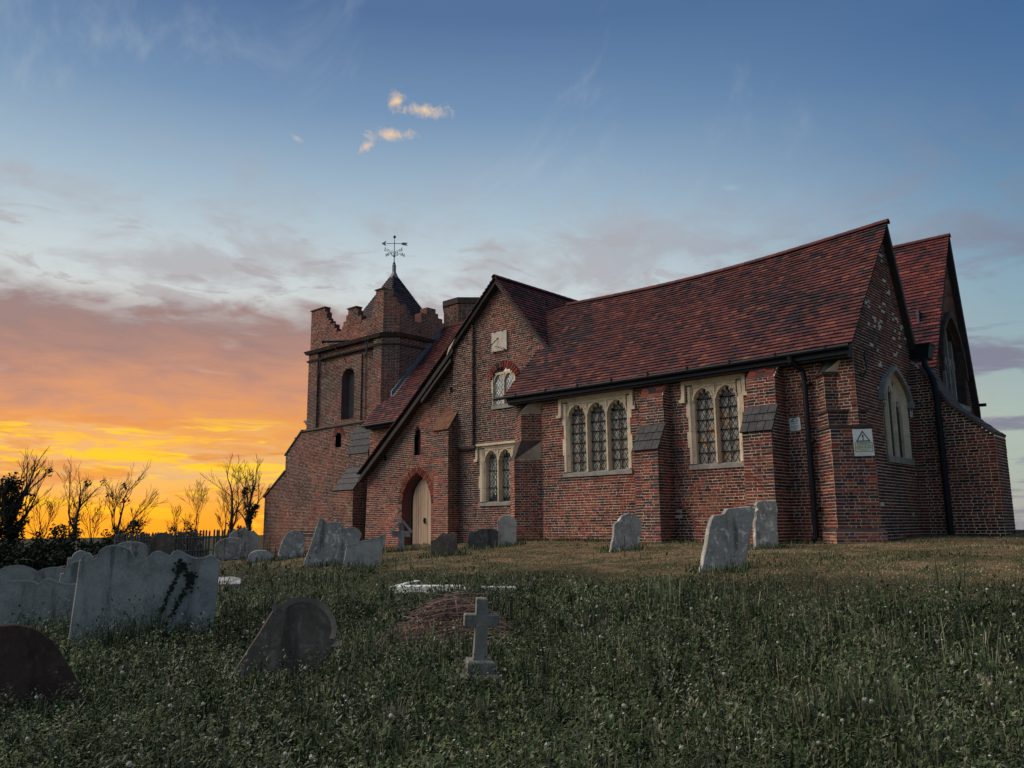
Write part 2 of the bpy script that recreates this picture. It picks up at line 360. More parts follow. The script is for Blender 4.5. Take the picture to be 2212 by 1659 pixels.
def wall(key, fr, outline, holes=(), style={}, ch=CH, mort=True):
    P = part(key); zs = [p[1] for p in outline]; z0, z1 = min(zs), max(zs)
    k0, k1 = int(math.floor(z0/ch)), int(math.ceil(z1/ch))
    for k in range(k0, k1):
        za, zb = max(k*ch, z0), min((k+1)*ch, z1)
        if zb-za < .012: continue
        zm = (za+zb)/2; stretcher = (k % 2 == 0)
        for (a, b) in intervals(outline, holes, zm):
            if b-a < .01: continue
            P['m'].poly([fr.p(a, za, -MD), fr.p(b, za, -MD), fr.p(b, zb, -MD), fr.p(a, zb, -MD)])
            L = .232 if stretcher else .118
            u = a; first = True
            if stretcher: off = .0
            else: off = .06
            while u < b-.02:
                l = L*R_.uniform(.9, 1.1)
                if first and not stretcher: l = .178
                e = u+l
                if b-e < .06: e = b
                u0, u1 = u+JT*.45*R_.uniform(.7, 1.3), e-JT*.45*R_.uniform(.7, 1.3)
                if u1-u0 > .02:
                    q = fr.p((u0+u1)/2, zm)
                    P['b'].append((fr, u0, u1, za+JT*.5, zb-JT*.45, pick(style, *q)))
                u = e; first = False
def brick_geom(fr, u0, u1, za, zb):
    j = lambda s: R_.uniform(-s, s); d = R_.uniform(-.002, .005); s = .005
    p = [fr.p(u0+j(s), za+j(s), d), fr.p(u1+j(s), za+j(s), d), fr.p(u1+j(s), zb+j(s), d), fr.p(u0+j(s), zb+j(s), d),
         fr.p(u0, za, -MD-.004), fr.p(u1, za, -MD-.004), fr.p(u1, zb, -MD-.004), fr.p(u0, zb, -MD-.004)]
    return p
# ------------------------------------------------------------------ tiled roof engine
class Roof:
    def __init__(s, O, u, up, sag=None):
        s.O = Vector(O); s.u = Vector(u).normalized(); s.s = Vector(up).normalized(); s.n = s.u.cross(s.s).normalized()
        if s.n.z < 0: s.n = -s.n
        s.sag = sag
    def p(s, a, b, d=0.0):
        q = s.O+s.u*a+s.s*b+s.n*d
        return (q.x, q.y, q.z+(s.sag(a, b) if s.sag else 0.0))
TPAL = [(.118, .040, .037), (.100, .036, .036), (.135, .045, .038), (.085, .033, .036)]
def tcol(x, y, z, dk, og):
    a = nz(x*.38+z*.25, y*.38, z*.5); b = nz(x*2.2+3, y*2.2, z*2.2)
    r = R_.random(); d = dk*.5+.9*max(0, a-.08)+.55*max(0, b-.1)
    if r < d: c = (.042, .027, .032)
    elif r < d+og*(1 if a < .1 else .4): c = (.19, .066, .046)
    else: c = R_.choice(TPAL)
    k = R_.uniform(.86, 1.14); return (c[0]*k, c[1]*k, c[2]*k)
def roof(key, rf, outline, gauge=.15, tw=.172, dk=.12, og=.10, tint=(1, 1, 1), th=.030):
    P = part(key); zs = [p[1] for p in outline]; s0, s1 = min(zs), max(zs); k = 0; s = s0
    P.setdefault('t', [])
    while s < s1-.01:
        e = min(s+gauge, s1); mid = (s+e)/2
        for (a, b) in intervals(outline, (), mid):
            n = max(1, int((b-a)/1.0))
            for i in range(n):
                q0, q1 = a+(b-a)*i/n, a+(b-a)*(i+1)/n
                P['m'].poly([rf.p(q0, s, -.02), rf.p(q1, s, -.02), rf.p(q1, e, -.02), rf.p(q0, e, -.02)])
            u = a-(tw*.5 if k % 2 else 0)+R_.uniform(-.01, .01)
            while u < b-.015:
                v = min(u+tw*R_.uniform(.96, 1.04), b); ua = max(u, a)
                if v-ua > .02:
                    x, y, z = rf.p((ua+v)/2, mid); c = tcol(x, y, z, dk, og)
                    P['t'].append((rf, ua+.002, v-.002, s-.012, e, th+R_.uniform(-.003, .006), R_.uniform(-.006, .006), (c[0]*tint[0], c[1]*tint[1], c[2]*tint[2])))
                u += tw
        s = e; k += 1
def tile_geom(t):
    rf, a, b, s, e, th, j, c = t
    lo = th+.012+.5*j
    return [rf.p(a, s+j, lo), rf.p(b, s+j*.3, lo), rf.p(b, e, .008), rf.p(a, e, .008), rf.p(a, s+j, lo-th), rf.p(b, s+j*.3, lo-th), rf.p(b, e, -.012), rf.p(a, e, -.012)]
# ------------------------------------------------------------------ stepped buttress: profile (d, z) from the ground up
def buttress(key, O, u, n, w, prof, style, mats=None, grid=(3, 3), bottom=.3):
    P = part(key, 'buttress'); O = Vector((O[0], O[1], 0)); u = Vector((*u, 0)).normalized(); n = Vector((*n, 0)).normalized()
    side = [(0, prof[0][1])]+list(prof)+([(0, prof[-1][1])] if prof[-1][0] > 1e-6 else [])
    wall(key, Fr(O+u*w/2, n, u), side, (), style); wall(key, Fr(O-u*w/2, n, -u), side, (), style)
    si = 0
    for (d0, z0), (d1, z1) in zip(prof[:-1], prof[1:]):
        if abs(d0-d1) < 1e-6: wall(key, Fr(O+n*d0, u, n), [(-w/2, z0), (w/2, z0), (w/2, z1), (-w/2, z1)], (), style)
        else:
            mt = (mats or ['slate']*9)[si]; si += 1
            up = n*(d1-d0)+Vector((0, 0, z1-z0)); L = up.length; up.normalize(); nn = u.cross(up)
            if nn.z < 0: nn = -nn
            base = O+n*d0+Vector((0, 0, z0))
            if mt == 'brick':      # bricks laid on the slope
                fr = Fr((0, 0), (1, 0), (0, 1)); rows = max(2, int(L/.085)); P['m'].poly([base-u*w/2, base+u*w/2, base+u*w/2+up*L, base-u*w/2+up*L])
                for r in range(rows):
                    q = -w/2
                    while q < w/2-.03:
                        e = min(q+.225*R_.uniform(.9, 1.1), w/2); a, b = r*L/rows+.006, (r+1)*L/rows-.006
                        pts = [base+u*(q+.006)+up*a, base+u*(e-.006)+up*a, base+u*(e-.006)+up*b, base+u*(q+.006)+up*b]
                        P['extra'].append(([tuple(p+nn*.012) for p in pts]+[tuple(p-nn*.01) for p in pts], pick(style, *pts[0]))); q = e
            else:
                nr, nc = grid
                for r in range(nr):
                    for cidx in range(nc):
                        a, b = -w/2-.04+(w+.08)*cidx/nc+.006, -w/2-.04+(w+.08)*(cidx+1)/nc-.006
                        sh = (.5*(w/nc) if r % 2 else 0); s0, s1 = r*L/nr-.06*(r == 0), (r+1)*L/nr+.02
                        a2, b2 = max(-w/2-.04, a-sh), min(w/2+.04, b-sh if cidx < nc-1 else w/2+.04)
                        mb = MB(); lift = .030+R_.uniform(0, .008)
                        pts = [base+u*a2+up*s0+nn*lift, base+u*b2+up*s0+nn*lift, base+u*b2+up*s1+nn*.012, base+u*a2+up*s1+nn*.012]
                        mb.hexa([tuple(p) for p in pts]+[tuple(p-nn*.045) for p in pts])
                        P.setdefault('objs', []).append(('slate' if mt == 'slate' else 'weathering_tile', mb, M[mt]))
# ------------------------------------------------------------------ windows
def f4(t):  # four-centred head
    t = abs(t); return .80*math.sqrt(max(0, 1-t*t))+.20*(1-t)
def f2(t, hw, rise):
    r = (hw*hw+rise*rise)/(2*hw); x = abs(t)*hw; return math.sqrt(max(0, r*r-(x+r-hw)**2))
def clip_poly(pts, u0, u1, z0, z1):
    def cl(p, ins, inter):
        o = []
        for i in range(len(p)):
            a, b = p[i-1], p[i]
            if ins(b):
                if not ins(a): o.append(inter(a, b))
                o.append(b)
            elif ins(a): o.append(inter(a, b))
        return o
    L = lambda a, b, t: (a[0]+(b[0]-a[0])*t, a[1]+(b[1]-a[1])*t)
    for ins, it in ((lambda p: p[0] >= u0, lambda a, b: L(a, b, (u0-a[0])/(b[0]-a[0]))), (lambda p: p[0] <= u1, lambda a, b: L(a, b, (u1-a[0])/(b[0]-a[0]))),
                    (lambda p: p[1] >= z0, lambda a, b: L(a, b, (z0-a[1])/(b[1]-a[1]))), (lambda p: p[1] <= z1, lambda a, b: L(a, b, (z1-a[1])/(b[1]-a[1])))):
        if len(pts) < 3: return []
        pts = cl(pts, ins, it)
    return pts
def glaze(win, fr, u0, u1, z0, z1, d, dw, dh, single, tints, lead='lead'):
    """diamond quarries, each a pane, and the lead between them"""
    ld = MB(); nc = max(1, round((u1-u0)/dw)); dw = (u1-u0)/nc; joined = MB()
    rows = int((z1-z0)/(dh/2))+2
    for r in range(-1, rows):
        for c in range(-1, nc+1):
            uc = u0+dw*(c+.5+(.5 if r % 2 else 0)); zc = z0+dh/2*r
            pts = clip_poly([(uc-dw/2, zc), (uc, zc-dh/2), (uc+dw/2, zc), (uc, zc+dh/2)], u0, u1, z0, z1)
            if len(pts) < 3: continue
            ar = abs(sum(pts[i-1][0]*pts[i][1]-pts[i][0]*pts[i-1][1] for i in range(len(pts))))/2
            if ar < dw*dh*.06: continue
            cx = sum(p[0] for p in pts)/len(pts); cz = sum(p[1] for p in pts)/len(pts)
            tu, tz = R_.gauss(0, .035), R_.gauss(0, .035)
            P3 = [fr.p(cx+(p[0]-cx)*.97, cz+(p[1]-cz)*.97, d+tu*(p[0]-cx)+tz*(p[1]-cz)) for p in pts]
            col = tints(cx, cz)
            if single:
                o3 = fr.p(cx, cz, d); mb = MB(); mb.poly(P3); mb.poly([tuple(Vector(p)-fr.n*.004) for p in reversed(P3)])
                o = mb.build('pane', M['glass'], win, origin=o3); o.color = (*col, 1)
            else: joined.poly(P3, col)
    if joined.f:
        o = joined.build('panes', M['glass'], win); o['kind'] = 'stuff'
    # leads: the two diagonal families, clipped to the light
    for sgn in (1, -1):
        k = -rows-nc*2
        while k < rows+nc*2:
            us = u0+dw*.5*k*1.0
            # line through (us, z0) with slope sgn*dh/dw
            seg = []
            for (a, b) in [(us, z0)]:
                t0, t1 = -1e9, 1e9
                ddx, ddz = dw, sgn*dh
                for (o_, dd, lo, hi) in ((a, ddx, u0, u1), (b, ddz, z0, z1)):
                    ta, tb = (lo-o_)/dd, (hi-o_)/dd
                    t0 = max(t0, min(ta, tb)); t1 = min(t1, max(ta, tb))
                if t1 > t0+.02 and k % 2 == 1:
                    A, B = fr.p(a+ddx*t0, b+ddz*t0, d+.003), fr.p(a+ddx*t1, b+ddz*t1, d+.003); ld.tube([A, B], .0075, 4, cap=False)
            k += 1
    ld.build('leading', M['iron'], win)
def section(mb, fr, uc, cs, z0, z1, col=(1, 1, 1)):
    """vertical member from a plan section [(du, d)...]"""
    n = len(cs)
    for i in range(n):
        a, b = cs[i], cs[(i+1) % n]; mb.poly([fr.p(uc+a[0], z0, a[1]), fr.p(uc+b[0], z0, b[1]), fr.p(uc+b[0], z1, b[1]), fr.p(uc+a[0], z1, a[1])], col)
    mb.poly([fr.p(uc+a[0], z1, a[1]) for a in cs], col); mb.poly([fr.p(uc+a[0], z0, a[1]) for a in cs], col)
def arch_head(mb, fr, uc, hw, zs, rise, ztop, d0, d1, fn, N=24):
    ts = [-1+2*i/N for i in range(N+1)]; cv = [(uc+t*hw, zs+rise*fn(t)) for t in ts]
    for (a, p), (b, q) in zip(cv[:-1], cv[1:]):
        mb.poly([fr.p(a, p, d1), fr.p(b, q, d1), fr.p(b, ztop, d1), fr.p(a, ztop, d1)])
        mb.poly([fr.p(a, p, d1), fr.p(b, q, d1), fr.p(b, q, d0), fr.p(a, p, d0)])
    return cv
def cusps(mb, fr, uc, hw, zs, rise, fn, d0, d1, lobes=5, depth=.30, N=60):
    cv, iv = [], []
    for i in range(N+1):
        q = i/N; t = -math.cos(q*math.pi); p = (uc+t*hw, zs+rise*fn(t)); c = .03+depth*(1-abs(math.sin(lobes*math.pi*q)))**1.5
        o = (uc, zs-.02); cv.append(p); iv.append((p[0]+(o[0]-p[0])*c, p[1]+(o[1]-p[1])*c))
    for i in range(N):
        a, b, c, e = cv[i], cv[i+1], iv[i+1], iv[i]
        mb.poly([fr.p(*a, d1), fr.p(*b, d1), fr.p(*c, d1), fr.p(*e, d1)]); mb.poly([fr.p(*e, d1), fr.p(*c, d1), fr.p(*c, d0), fr.p(*e, d0)])
def square_window(key, fr, fu, lights, z_sill, z_spr, rise, z_head, rec, dw, dh, hbars, vbars, single, tints, label=True, lab=.14, sill_h=.14):
    """square-headed late-Gothic window with cusped lights"""
    mb = MB(); f0, f1 = fu; l0, l1 = lights[0][0], lights[-1][1]
    for (a, b, s) in ((f0, l0, 1), (l1, f1, -1)):      # jambs with a hollow splay; the outer edge is long-and-short work
        mid = (a+b)/2
        z = z_sill; k = 0
        while z < z_head-.01:
            h = min(R_.uniform(.36, .5), z_head-z); h = z_head-z if z_head-z-h < .2 else h; ov = .05 if k % 2 else 0.0
            oa, ob = (a-ov, b) if s > 0 else (a, b+ov)
            if s > 0: cs = [(oa, -.03), (oa, .012), (mid-.01, .012), (b-.055, -.02), (b, -.07), (b, -rec), (oa, -rec)]
            else: cs = [(ob, -.03), (ob, .012), (mid+.01, .012), (a+.055, -.02), (a, -.07), (a, -rec), (ob, -rec)]
            section(mb, fr, 0, cs, z+.002, z+h-.002); z += h; k += 1
    for (a, b) in lights: arch_head(mb, fr, (a+b)/2, (b-a)/2, z_spr, rise, z_head, -rec, -.03, f4)
    for (a, b) in zip([x[1] for x in lights[:-1]], [x[0] for x in lights[1:]]): fr.box(mb, a, b, z_spr, z_head, -rec, -.031)
    # raised fillets round the spandrels
    fr.box(mb, l0-.01, l1+.01, z_head-.045, z_head+.03, -rec, -.002)
    for (a, b) in zip([l0-.03]+[x[1] for x in lights[:-1]], [x[0] for x in lights[1:]]+[l1+.03]): pass
    for (a, b) in lights:
        N = 24; hw, uc = (b-a)/2, (a+b)/2
        cv = [(uc+(-1+2*i/N)*hw, z_spr+rise*f4(-1+2*i/N)) for i in range(N+1)]; ov = [(uc+(p[0]-uc)*1.12, min(z_head-.01, z_spr+(p[1]-z_spr)*1.10+.005)) for p in cv]
        for i in range(N):
            mb.poly([fr.p(*cv[i], -.004), fr.p(*cv[i+1], -.004), fr.p(*ov[i+1], -.004), fr.p(*ov[i], -.004)]); mb.poly([fr.p(*ov[i], -.004), fr.p(*ov[i+1], -.004), fr.p(*ov[i+1], -.03), fr.p(*ov[i], -.03)])
            mb.poly([fr.p(*cv[i], -.004), fr.p(*cv[i+1], -.004), fr.p(*cv[i+1], -.032), fr.p(*cv[i], -.032)])
    win = mb.build('window', M['stone'], CHURCH)
    for (a, b) in zip([x[1] for x in lights[:-1]], [x[0] for x in lights[1:]]):
        m2 = MB(); w = b-a; section(m2, fr, (a+b)/2, [(-w/2, -rec), (-w/2, -.10), (-.022, -.006), (.022, -.006), (w/2, -.10), (w/2, -rec)], z_sill, z_head-.02); m2.build('mullion', M['stone'], win)
    m2 = MB(); fr.prism(m2, [(f0-.03, z_sill-sill_h), (f1+.03, z_sill-sill_h), (f1+.03, z_sill-.04), (f0-.03, z_sill-.04)], -rec, .05)
    m2.hexa([fr.p(f0-.03, z_sill-.04, .05), fr.p(f1+.03, z_sill-.04, .05), fr.p(f1+.03, z_sill+.02, -rec), fr.p(f0-.03, z_sill+.02, -rec), fr.p(f0-.03, z_sill-.06, .04), fr.p(f1+.03, z_sill-.06, .04), fr.p(f1+.03, z_sill-.06, -rec), fr.p(f0-.03, z_sill-.06, -rec)])
    m2.build('sill', M['stone_dark'], win)
    if label:
        m2 = MB(); a, b = f0-lab, f1+lab; zt = z_head+.17; zd = z_head-.32
        fr.prism(m2, [(a, zt), (a, zd), (a+.09, zd), (a+.09, zt-.09), (b-.09, zt-.09), (b-.09, zd), (b, zd), (b, zt)], -.02, .075)
        fr.prism(m2, [(a+.04, zt+.002), (a+.04, zt-.07), (b-.04, zt-.07), (b-.04, zt+.002)], .07, .11)
        fr.box(m2, a-.07, a+.09, zd-.09, zd+.002, -.02, .09); fr.box(m2, b-.09, b+.07, zd-.09, zd+.002, -.02, .09)
        fr.box(m2, a-.04, a+.06, zd+.002, zd+.14, .0, .03); fr.box(m2, b-.06, b+.04, zd+.002, zd+.14, .0, .03)
        m2.build('hood_mould', M['stone'], win)
        m2 = MB(); fr.box(m2, a+.1, b-.1, z_head+.028, zt-.085, -.02, .022); m2.build('lintel', M['stone'], win)
    for (a, b) in lights:
        m2 = MB(); cusps(m2, fr, (a+b)/2, (b-a)/2, z_spr, rise, f4, -.135, -.085); m2.build('cusping', M['stone'], win)
        glaze(win, fr, a+.004, b-.004, z_sill+.01, z_spr+rise, -rec+.035, dw, dh, single, tints)
        for z in hbars:
            m2 = MB(); m2.tube([fr.p(a-.01, z, -rec+.065), fr.p(b+.01, z, -rec+.065)], .017, 6); m2.build('saddle_bar', M['iron'], win)
        for t in vbars:
            m2 = MB(); u_ = a+(b-a)*t; m2.tube([fr.p(u_, z_sill, -rec+.075), fr.p(u_, z_spr+rise*.8, -rec+.075)], .015, 6); m2.build('stanchion', M['iron'], win)
    return win
# ------------------------------------------------------------------ the church
CHURCH = tag(empty('church', (-18, 20, 1.0)), 'old red brick church with tiled roofs and a battlemented west tower', 'church'); WT['church'] = (-18, 20, 1.0)
S_, N_, E_, W_ = (0, -1), (0, 1), (1, 0), (-1, 0)
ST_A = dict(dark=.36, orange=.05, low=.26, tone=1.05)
ST_T = dict(dark=.36, orange=.05, low=.16, tone=1.0)
ST_G = dict(dark=.52, orange=.02, tone=.92, tint=(.95, 1, 1.05))
ST_TW = dict(dark=.34, orange=.07, low=.1, tone=.86)
ST_TWU = dict(dark=.46, orange=.03, tone=.82)
ST_B = dict(dark=.52, orange=.05, low=.25, tone=1.0)
def spot(x, y, z): return .085 if z > 4.6 and 18.4 < y < 22 and nz(x, y*1.3, z*.9) > -.05 else .004
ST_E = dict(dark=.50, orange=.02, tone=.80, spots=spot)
ST_N = dict(dark=.46, orange=.03, tone=.8)  # tone lowered: shade on chancel and right buttress put into the brick
ST_TOP = dict(dark=.30, orange=.20, tone=.95)
rect = lambda a, b, c, d: [(a, c), (b, c), (b, d), (a, d)]
def arch_pts(u0, u1, z0, zs, fn, n=16): return [(u0, z0), (u1, z0)]+[((u0+u1)/2+(u1-u0)/2*t, zs+fn(t)) for t in [1-2*i/n for i in range(n+1)]]
# --- south chapel
frA = Fr((0, 18.0), (1, 0), S_)
z_sill, z_spr, z_rise, z_head = 3.08, 4.66, .31, 5.04
L1 = [(-14.395, -13.80), (-13.71, -13.115), (-13.025, -12.43)]; L2 = [(-10.375, -9.84), (-9.74, -9.205)]
blk = arch_pts(-11.25, -10.5, 1.0, 1.5, lambda t: f2(t, .375, .55))
wall('chapel_wall', frA, rect(-16.45, -6.36, .6, 5.72), [rect(-14.55, -12.28, 2.96, 5.14), rect(-10.52, -9.05, 2.96, 5.14), blk], ST_A)
wall('chapel_wall', Fr((0, 18.07), (1, 0), S_), blk, (), dict(dark=.5, orange=.0, tone=.8, spots=lambda x, y, z: .5 if (x+11.0)**2+(z-1.85)**2 < .012 else 0))
m_ = MB()
for i in range(16):
    a, b = blk[2+i], blk[3+i]; frA.prism(m_, [a, b, (b[0]+(b[0]+10.875)*.13, b[1]+.05), (a[0]+(a[0]+10.875)*.13, a[1]+.05)], -.02, .006, (.25, .10, .07))
m_.build('blocked_arch', M['brick'], CHURCH)
def tint1(u, z):
    r = R_.random()
    if r < .10: return (.40, .25, .18)
    if r < .18: return (.33, .29, .32)
    k = R_.uniform(.8, 1.1); return (.40*k, .375*k, .29*k)
def tint2(u, z):
    r = R_.random(); w_ = 1-min(1, abs(z-3.75)/1.0)
    if r < .30*w_: return (.56, .29, .12)
    if r < .30: return (.36, .28, .27)
    k = R_.uniform(.65, 1.0); return (.40*k, .36*k, .30*k)
HB = (3.36, 3.63, 3.90, 4.18, 4.45, 4.71)
square_window('w1', frA, (-14.55, -12.28), L1, z_sill, z_spr, z_rise, z_head, .23, .15, .235, HB, (.47, .56), True, tint1)
square_window('w2', frA, (-10.52, -9.05), L2, z_sill, z_spr, z_rise, z_head, .23, .15, .235, HB, (.49,), True, tint2)
# --- chapel buttresses
buttress('b1', (-11.385, 18.0), (1, 0), S_, .70, [(.69, .6), (.69, 3.50), (.34, 4.10), (.34, 4.85), (.02, 5.40)], dict(ST_B, dark=.40), ['slate', 'brick'], (3, 4))
buttress('b2', (-8.32, 18.0), (1, 0), S_, .70, [(.84, .6), (.84, 3.70), (.50, 4.25), (.50, 4.92), (.08, 5.36)], ST_B, ['slate', 'brick'], (3, 4))
def shaft(key, pts, z0, z1, style):
    for a, b in zip(pts[:-1], pts[1:]):
        u = (b[0]-a[0], b[1]-a[1]); L = math.hypot(*u); wall(key, Fr(a, u, (u[1], -u[0])), rect(0, L, z0, z1), (), style)
def slope_faces(key, lo, hi, z0, z1, style, mt='cornice', name='weathering'):
    mb = MB()
    for i in range(len(lo)-1):
        mb.poly([(*lo[i], z0), (*lo[i+1], z0), (*hi[i+1], z1), (*hi[i], z1)]); part(key)['m'].poly([(*lo[i], z0-.02), (*lo[i+1], z0-.02), (*hi[i+1], z1-.02), (*hi[i], z1-.02)])
    part(key).setdefault('objs', []).append((name, mb, M[mt]))
def lip(key, pts, z, t=.05, o=.03, mt='cornice', name='offset_course'):
    mb = MB()
    for a, b in zip(pts[:-1], pts[1:]):
        u = Vector((b[0]-a[0], b[1]-a[1])).normalized(); fr = Fr(a, u, (u.y, -u.x)); L = math.hypot(b[0]-a[0], b[1]-a[1]); fr.box(mb, -o, L+o, z-t, z, -.05, o)
    part(key).setdefault('objs', []).append((name, mb, M[mt]))
part('se', 'buttress'); part('sw', 'buttress')
lo = [(-7.26, 18.0), (-6.815, 17.555), (-6.14, 18.225), (-6.36, 18.45)]; mi = [(-7.21, 18.0), (-6.90, 17.69), (-6.27, 18.31), (-6.36, 18.40)]; hi = [(-7.17, 18.0), (-6.97, 17.80), (-6.38, 18.37), (-6.40, 18.40)]; top = [(-6.98, 18.0), (-6.88, 17.97), (-6.42, 18.1), (-6.40, 18.2)]
ST_SE = dict(dark=.55, orange=.05, low=.3, tone=1.0)
pl = [(-7.36, 18.0), (-6.815, 17.45), (-6.03, 18.225), (-6.3, 18.5)]
shaft('se', pl, .8, 1.42, dict(dark=.2, orange=.1, tone=1.25, tint=(1, 1.25, 1.4))); slope_faces('se', pl, lo, 1.42, 1.50, ST_SE)
shaft('se', lo, 1.42, 3.62, ST_SE); lip('se', lo, 3.70, .07); 
shaft('se', mi, 3.70, 4.02, dict(ST_SE, dark=.6, tone=.8)); lip('se', mi, 4.06, .06)
shaft('se', hi, 4.02, 4.86, ST_SE); lip('se', hi, 4.92, .06, .04); slope_faces('se', hi, top, 4.90, 5.40, ST_SE, 'slate')
so = [(-16.6, 18.05), (-16.57, 17.9), (-15.98, 17.43), (-15.4, 18.0)]; s2 = [(-16.5, 18.05), (-16.33, 17.93), (-15.83, 17.58), (-15.4, 18.0)]; s3 = [(-16.2, 18.05), (-16.0, 18.02), (-15.6, 18.0), (-15.4, 18.0)]
ST_SW = dict(dark=.48, orange=.05, low=.3, tone=1.0)
shaft('sw', so, .6, 3.50, ST_SW); slope_faces('sw', so, s2, 3.50, 4.05, ST_SW); shaft('sw', s2, 4.05, 4.85, ST_SW); slope_faces('sw', s2, s3, 4.85, 5.45, ST_SW)
# --- chapel east gable
frE = Fr((-6.36, 0), (0, 1), E_)
ew = (19.62, 21.42); ew_c = .5*(ew[0]+ew[1]); ew_h = .5*(ew[1]-ew[0])
hole_e = arch_pts(ew[0], ew[1], 3.05, 4.55, lambda t: .66*(.5*math.sqrt(max(0, 1-t*t))+.5*(1-abs(t))))
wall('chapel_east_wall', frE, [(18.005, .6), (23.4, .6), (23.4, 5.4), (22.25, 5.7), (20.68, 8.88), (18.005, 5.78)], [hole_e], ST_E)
m_ = MB(); N = 24
fo = lambda t: .66*(.5*math.sqrt(max(0, 1-t*t))+.5*(1-abs(t)))
for i in range(N):
    t0, t1 = 1-2*i/N, 1-2*(i+1)/N
    a = (ew_c+ew_h*t0, 4.55+fo(t0)); b = (ew_c+ew_h*t1, 4.55+fo(t1)); sc = .86
    ai, bi = (ew_c+ew_h*t0*sc, 4.55+fo(t0)*sc), (ew_c+ew_h*t1*sc, 4.55+fo(t1)*sc)
    m_.poly([frE.p(*a, .01), frE.p(*b, .01), frE.p(*bi, -.10), frE.p(*ai, -.10)]); m_.poly([frE.p(*ai, -.10), frE.p(*bi, -.10), frE.p(*bi, -.32), frE.p(*ai, -.32)])
for s in (-1, 1):
    section(m_, frE, ew_c, [(s*ew_h, .01), (s*ew_h*.86, -.10), (s*ew_h*.86, -.32), (s*ew_h, -.32)], 3.12, 4.55)
wE = m_.build('window', M['stone'], CHURCH)
m_ = MB(); lw = ew_h*.86*2/3
for s in (-.5, .5): section(m_, frE, ew_c+s*lw, [(-.055, -.18), (-.055, -.14), (-.02, -.07), (.02, -.07), (.055, -.14), (.055, -.18)], 3.12, 4.9)
m_.build('mullion', M['stone'], wE)
m_ = MB()
for k, (s, zz) in enumerate(((-1, 4.30), (0, 4.62), (1, 4.30))):
    uc = ew_c+s*lw; hw = lw/2-.05; top_z = 4.55+fo(abs(s)*.45)*.9
    arch_head(m_, frE, uc, hw, zz, .26, top_z, -.16, -.10, f4); cusps(m_, frE, uc, hw, zz, .26, f4, -.15, -.115, 3, .4)
m_.build('tracery', M['stone'], wE)
m_ = MB(); frE.prism(m_, [(p[0], p[1]) for p in hole_e], -.20, -.165); m_.build('glazing', M['slate'], wE)
m_ = MB(); frE.box(m_, ew[0]-.02, ew[1]+.02, 2.98, 3.13, -.32, .06); m_.build('sill', M['stone_dark'], wE)
m_ = MB()
for i in range(N):
    t0, t1 = 1-2*i/N, 1-2*(i+1)/N; k0, k1 = 1.04, 1.20
    P_q = [(ew_c+ew_h*t*k, 4.55+fo(t)*k) for t, k in ((t0, k0), (t1, k0), (t1, k1), (t0, k1))]; frE.prism(m_, P_q, -.02, .11)
for s in (-1, 1): frE.box(m_, ew_c+s*ew_h*1.12-.1, ew_c+s*ew_h*1.12+.1, 4.40, 4.56, -.02, .13)
m_.build('hood_mould', M['stone_dark'], wE)
# --- chapel roof: ridge sags between its ends
frs = (3.05, 3.54); SL = math.hypot(*frs)
sagA = lambda a, b: -.17*(1-max(0, min(1, a/10.25)))*max(0, b)/SL-.16*math.sin(math.pi*max(0, min(1, a/10.25)))*max(0, b)/SL-.03*math.sin(math.pi*max(0, min(1, a/10.25)))+.02*nz(a*.6, b*.6, 1)
rA = Roof((-16.45, 17.6, 5.46), (1, 0, 0), (0, *frs), sagA)
roof('chapel_roof', rA, [(-.06, -.03), (10.25, -.03), (10.27, SL), (-1.14, SL), (.34, 2.30), (.06, 2.26)], .13, .165, .10, .11)
def ridge(key, p0, p1, n, rf=None, r=.105, mt='tile'):
    for i in range(n):
        a, b = Vector(p0).lerp(Vector(p1), i/n), Vector(p0).lerp(Vector(p1), (i+1)/n+.004)
        if rf: a.z += rf((a-Vector(p0)).length); b.z += rf((b-Vector(p0)).length)
        d = (b-a).normalized(); s = d.cross(Vector((0, 0, 1))).normalized(); upn = s.cross(d); mb = MB(); c = R_.choice(TPAL); K = 6
        ring = lambda q, rr: [tuple(q+s*math.cos(math.pi*j/K)*rr+upn*(math.sin(math.pi*j/K)*rr-.035)) for j in range(K+1)]
        r0 = ring(a, r+.006); r1 = ring(b, r); ri0 = ring(a, r-.014); ri1 = ring(b, r-.02)
        for j in range(K): mb.poly([r0[j], r0[j+1], r1[j+1], r1[j]], c); mb.poly([r0[j], r0[j+1], ri0[j+1], ri0[j]], c); mb.poly([r1[j], r1[j+1], ri1[j+1], ri1[j]], c)
        part(key).setdefault('objs', []).append(('ridge_tile', mb, M[mt]))
ridge('chapel_roof', (-16.45, 20.66, 9.03), (-6.2, 20.66, 9.03), 32, lambda d: -.17*(1-d/10.25)-.19*math.sin(math.pi*max(0, min(1, d/10.25))))
rA2 = Roof((-16.9, 22.27, 5.75), (1, 0, 0), (0, -1.62, 3.27), lambda a, b: (sagA(a-.45, SL)-.06)*max(0, b)/3.65); roof('chapel_roof', rA2, rect(0, 10.7, 0, 3.62), .16, .2)
def verge(key, pts, d, w, th, fr, mt='board', name='barge_board', seg=None):
    """board under a verge: pts down the slope in (u, z), on frame fr, from depth d to d+th"""
    mb = MB()
    for (a, p), (b, q) in zip(pts[:-1], pts[1:]): fr.prism(mb, [(a, p), (b, q), (b, q-w), (a, p-w)], d, d+th)
    mb.build(name, M[mt], CHURCH)
# verge tiles on edge of the east gable (a mortar fillet with lumps) and its dark north barge board
m_ = MB(); verge('x', [(20.66, 8.96), (17.66, 5.48)], .06, .10, .06, frE, 'stone_dark', 'verge_fillet')
verge('x', [(20.66, 9.02), (22.05, 6.15)], -.02, .30, .18, frE)
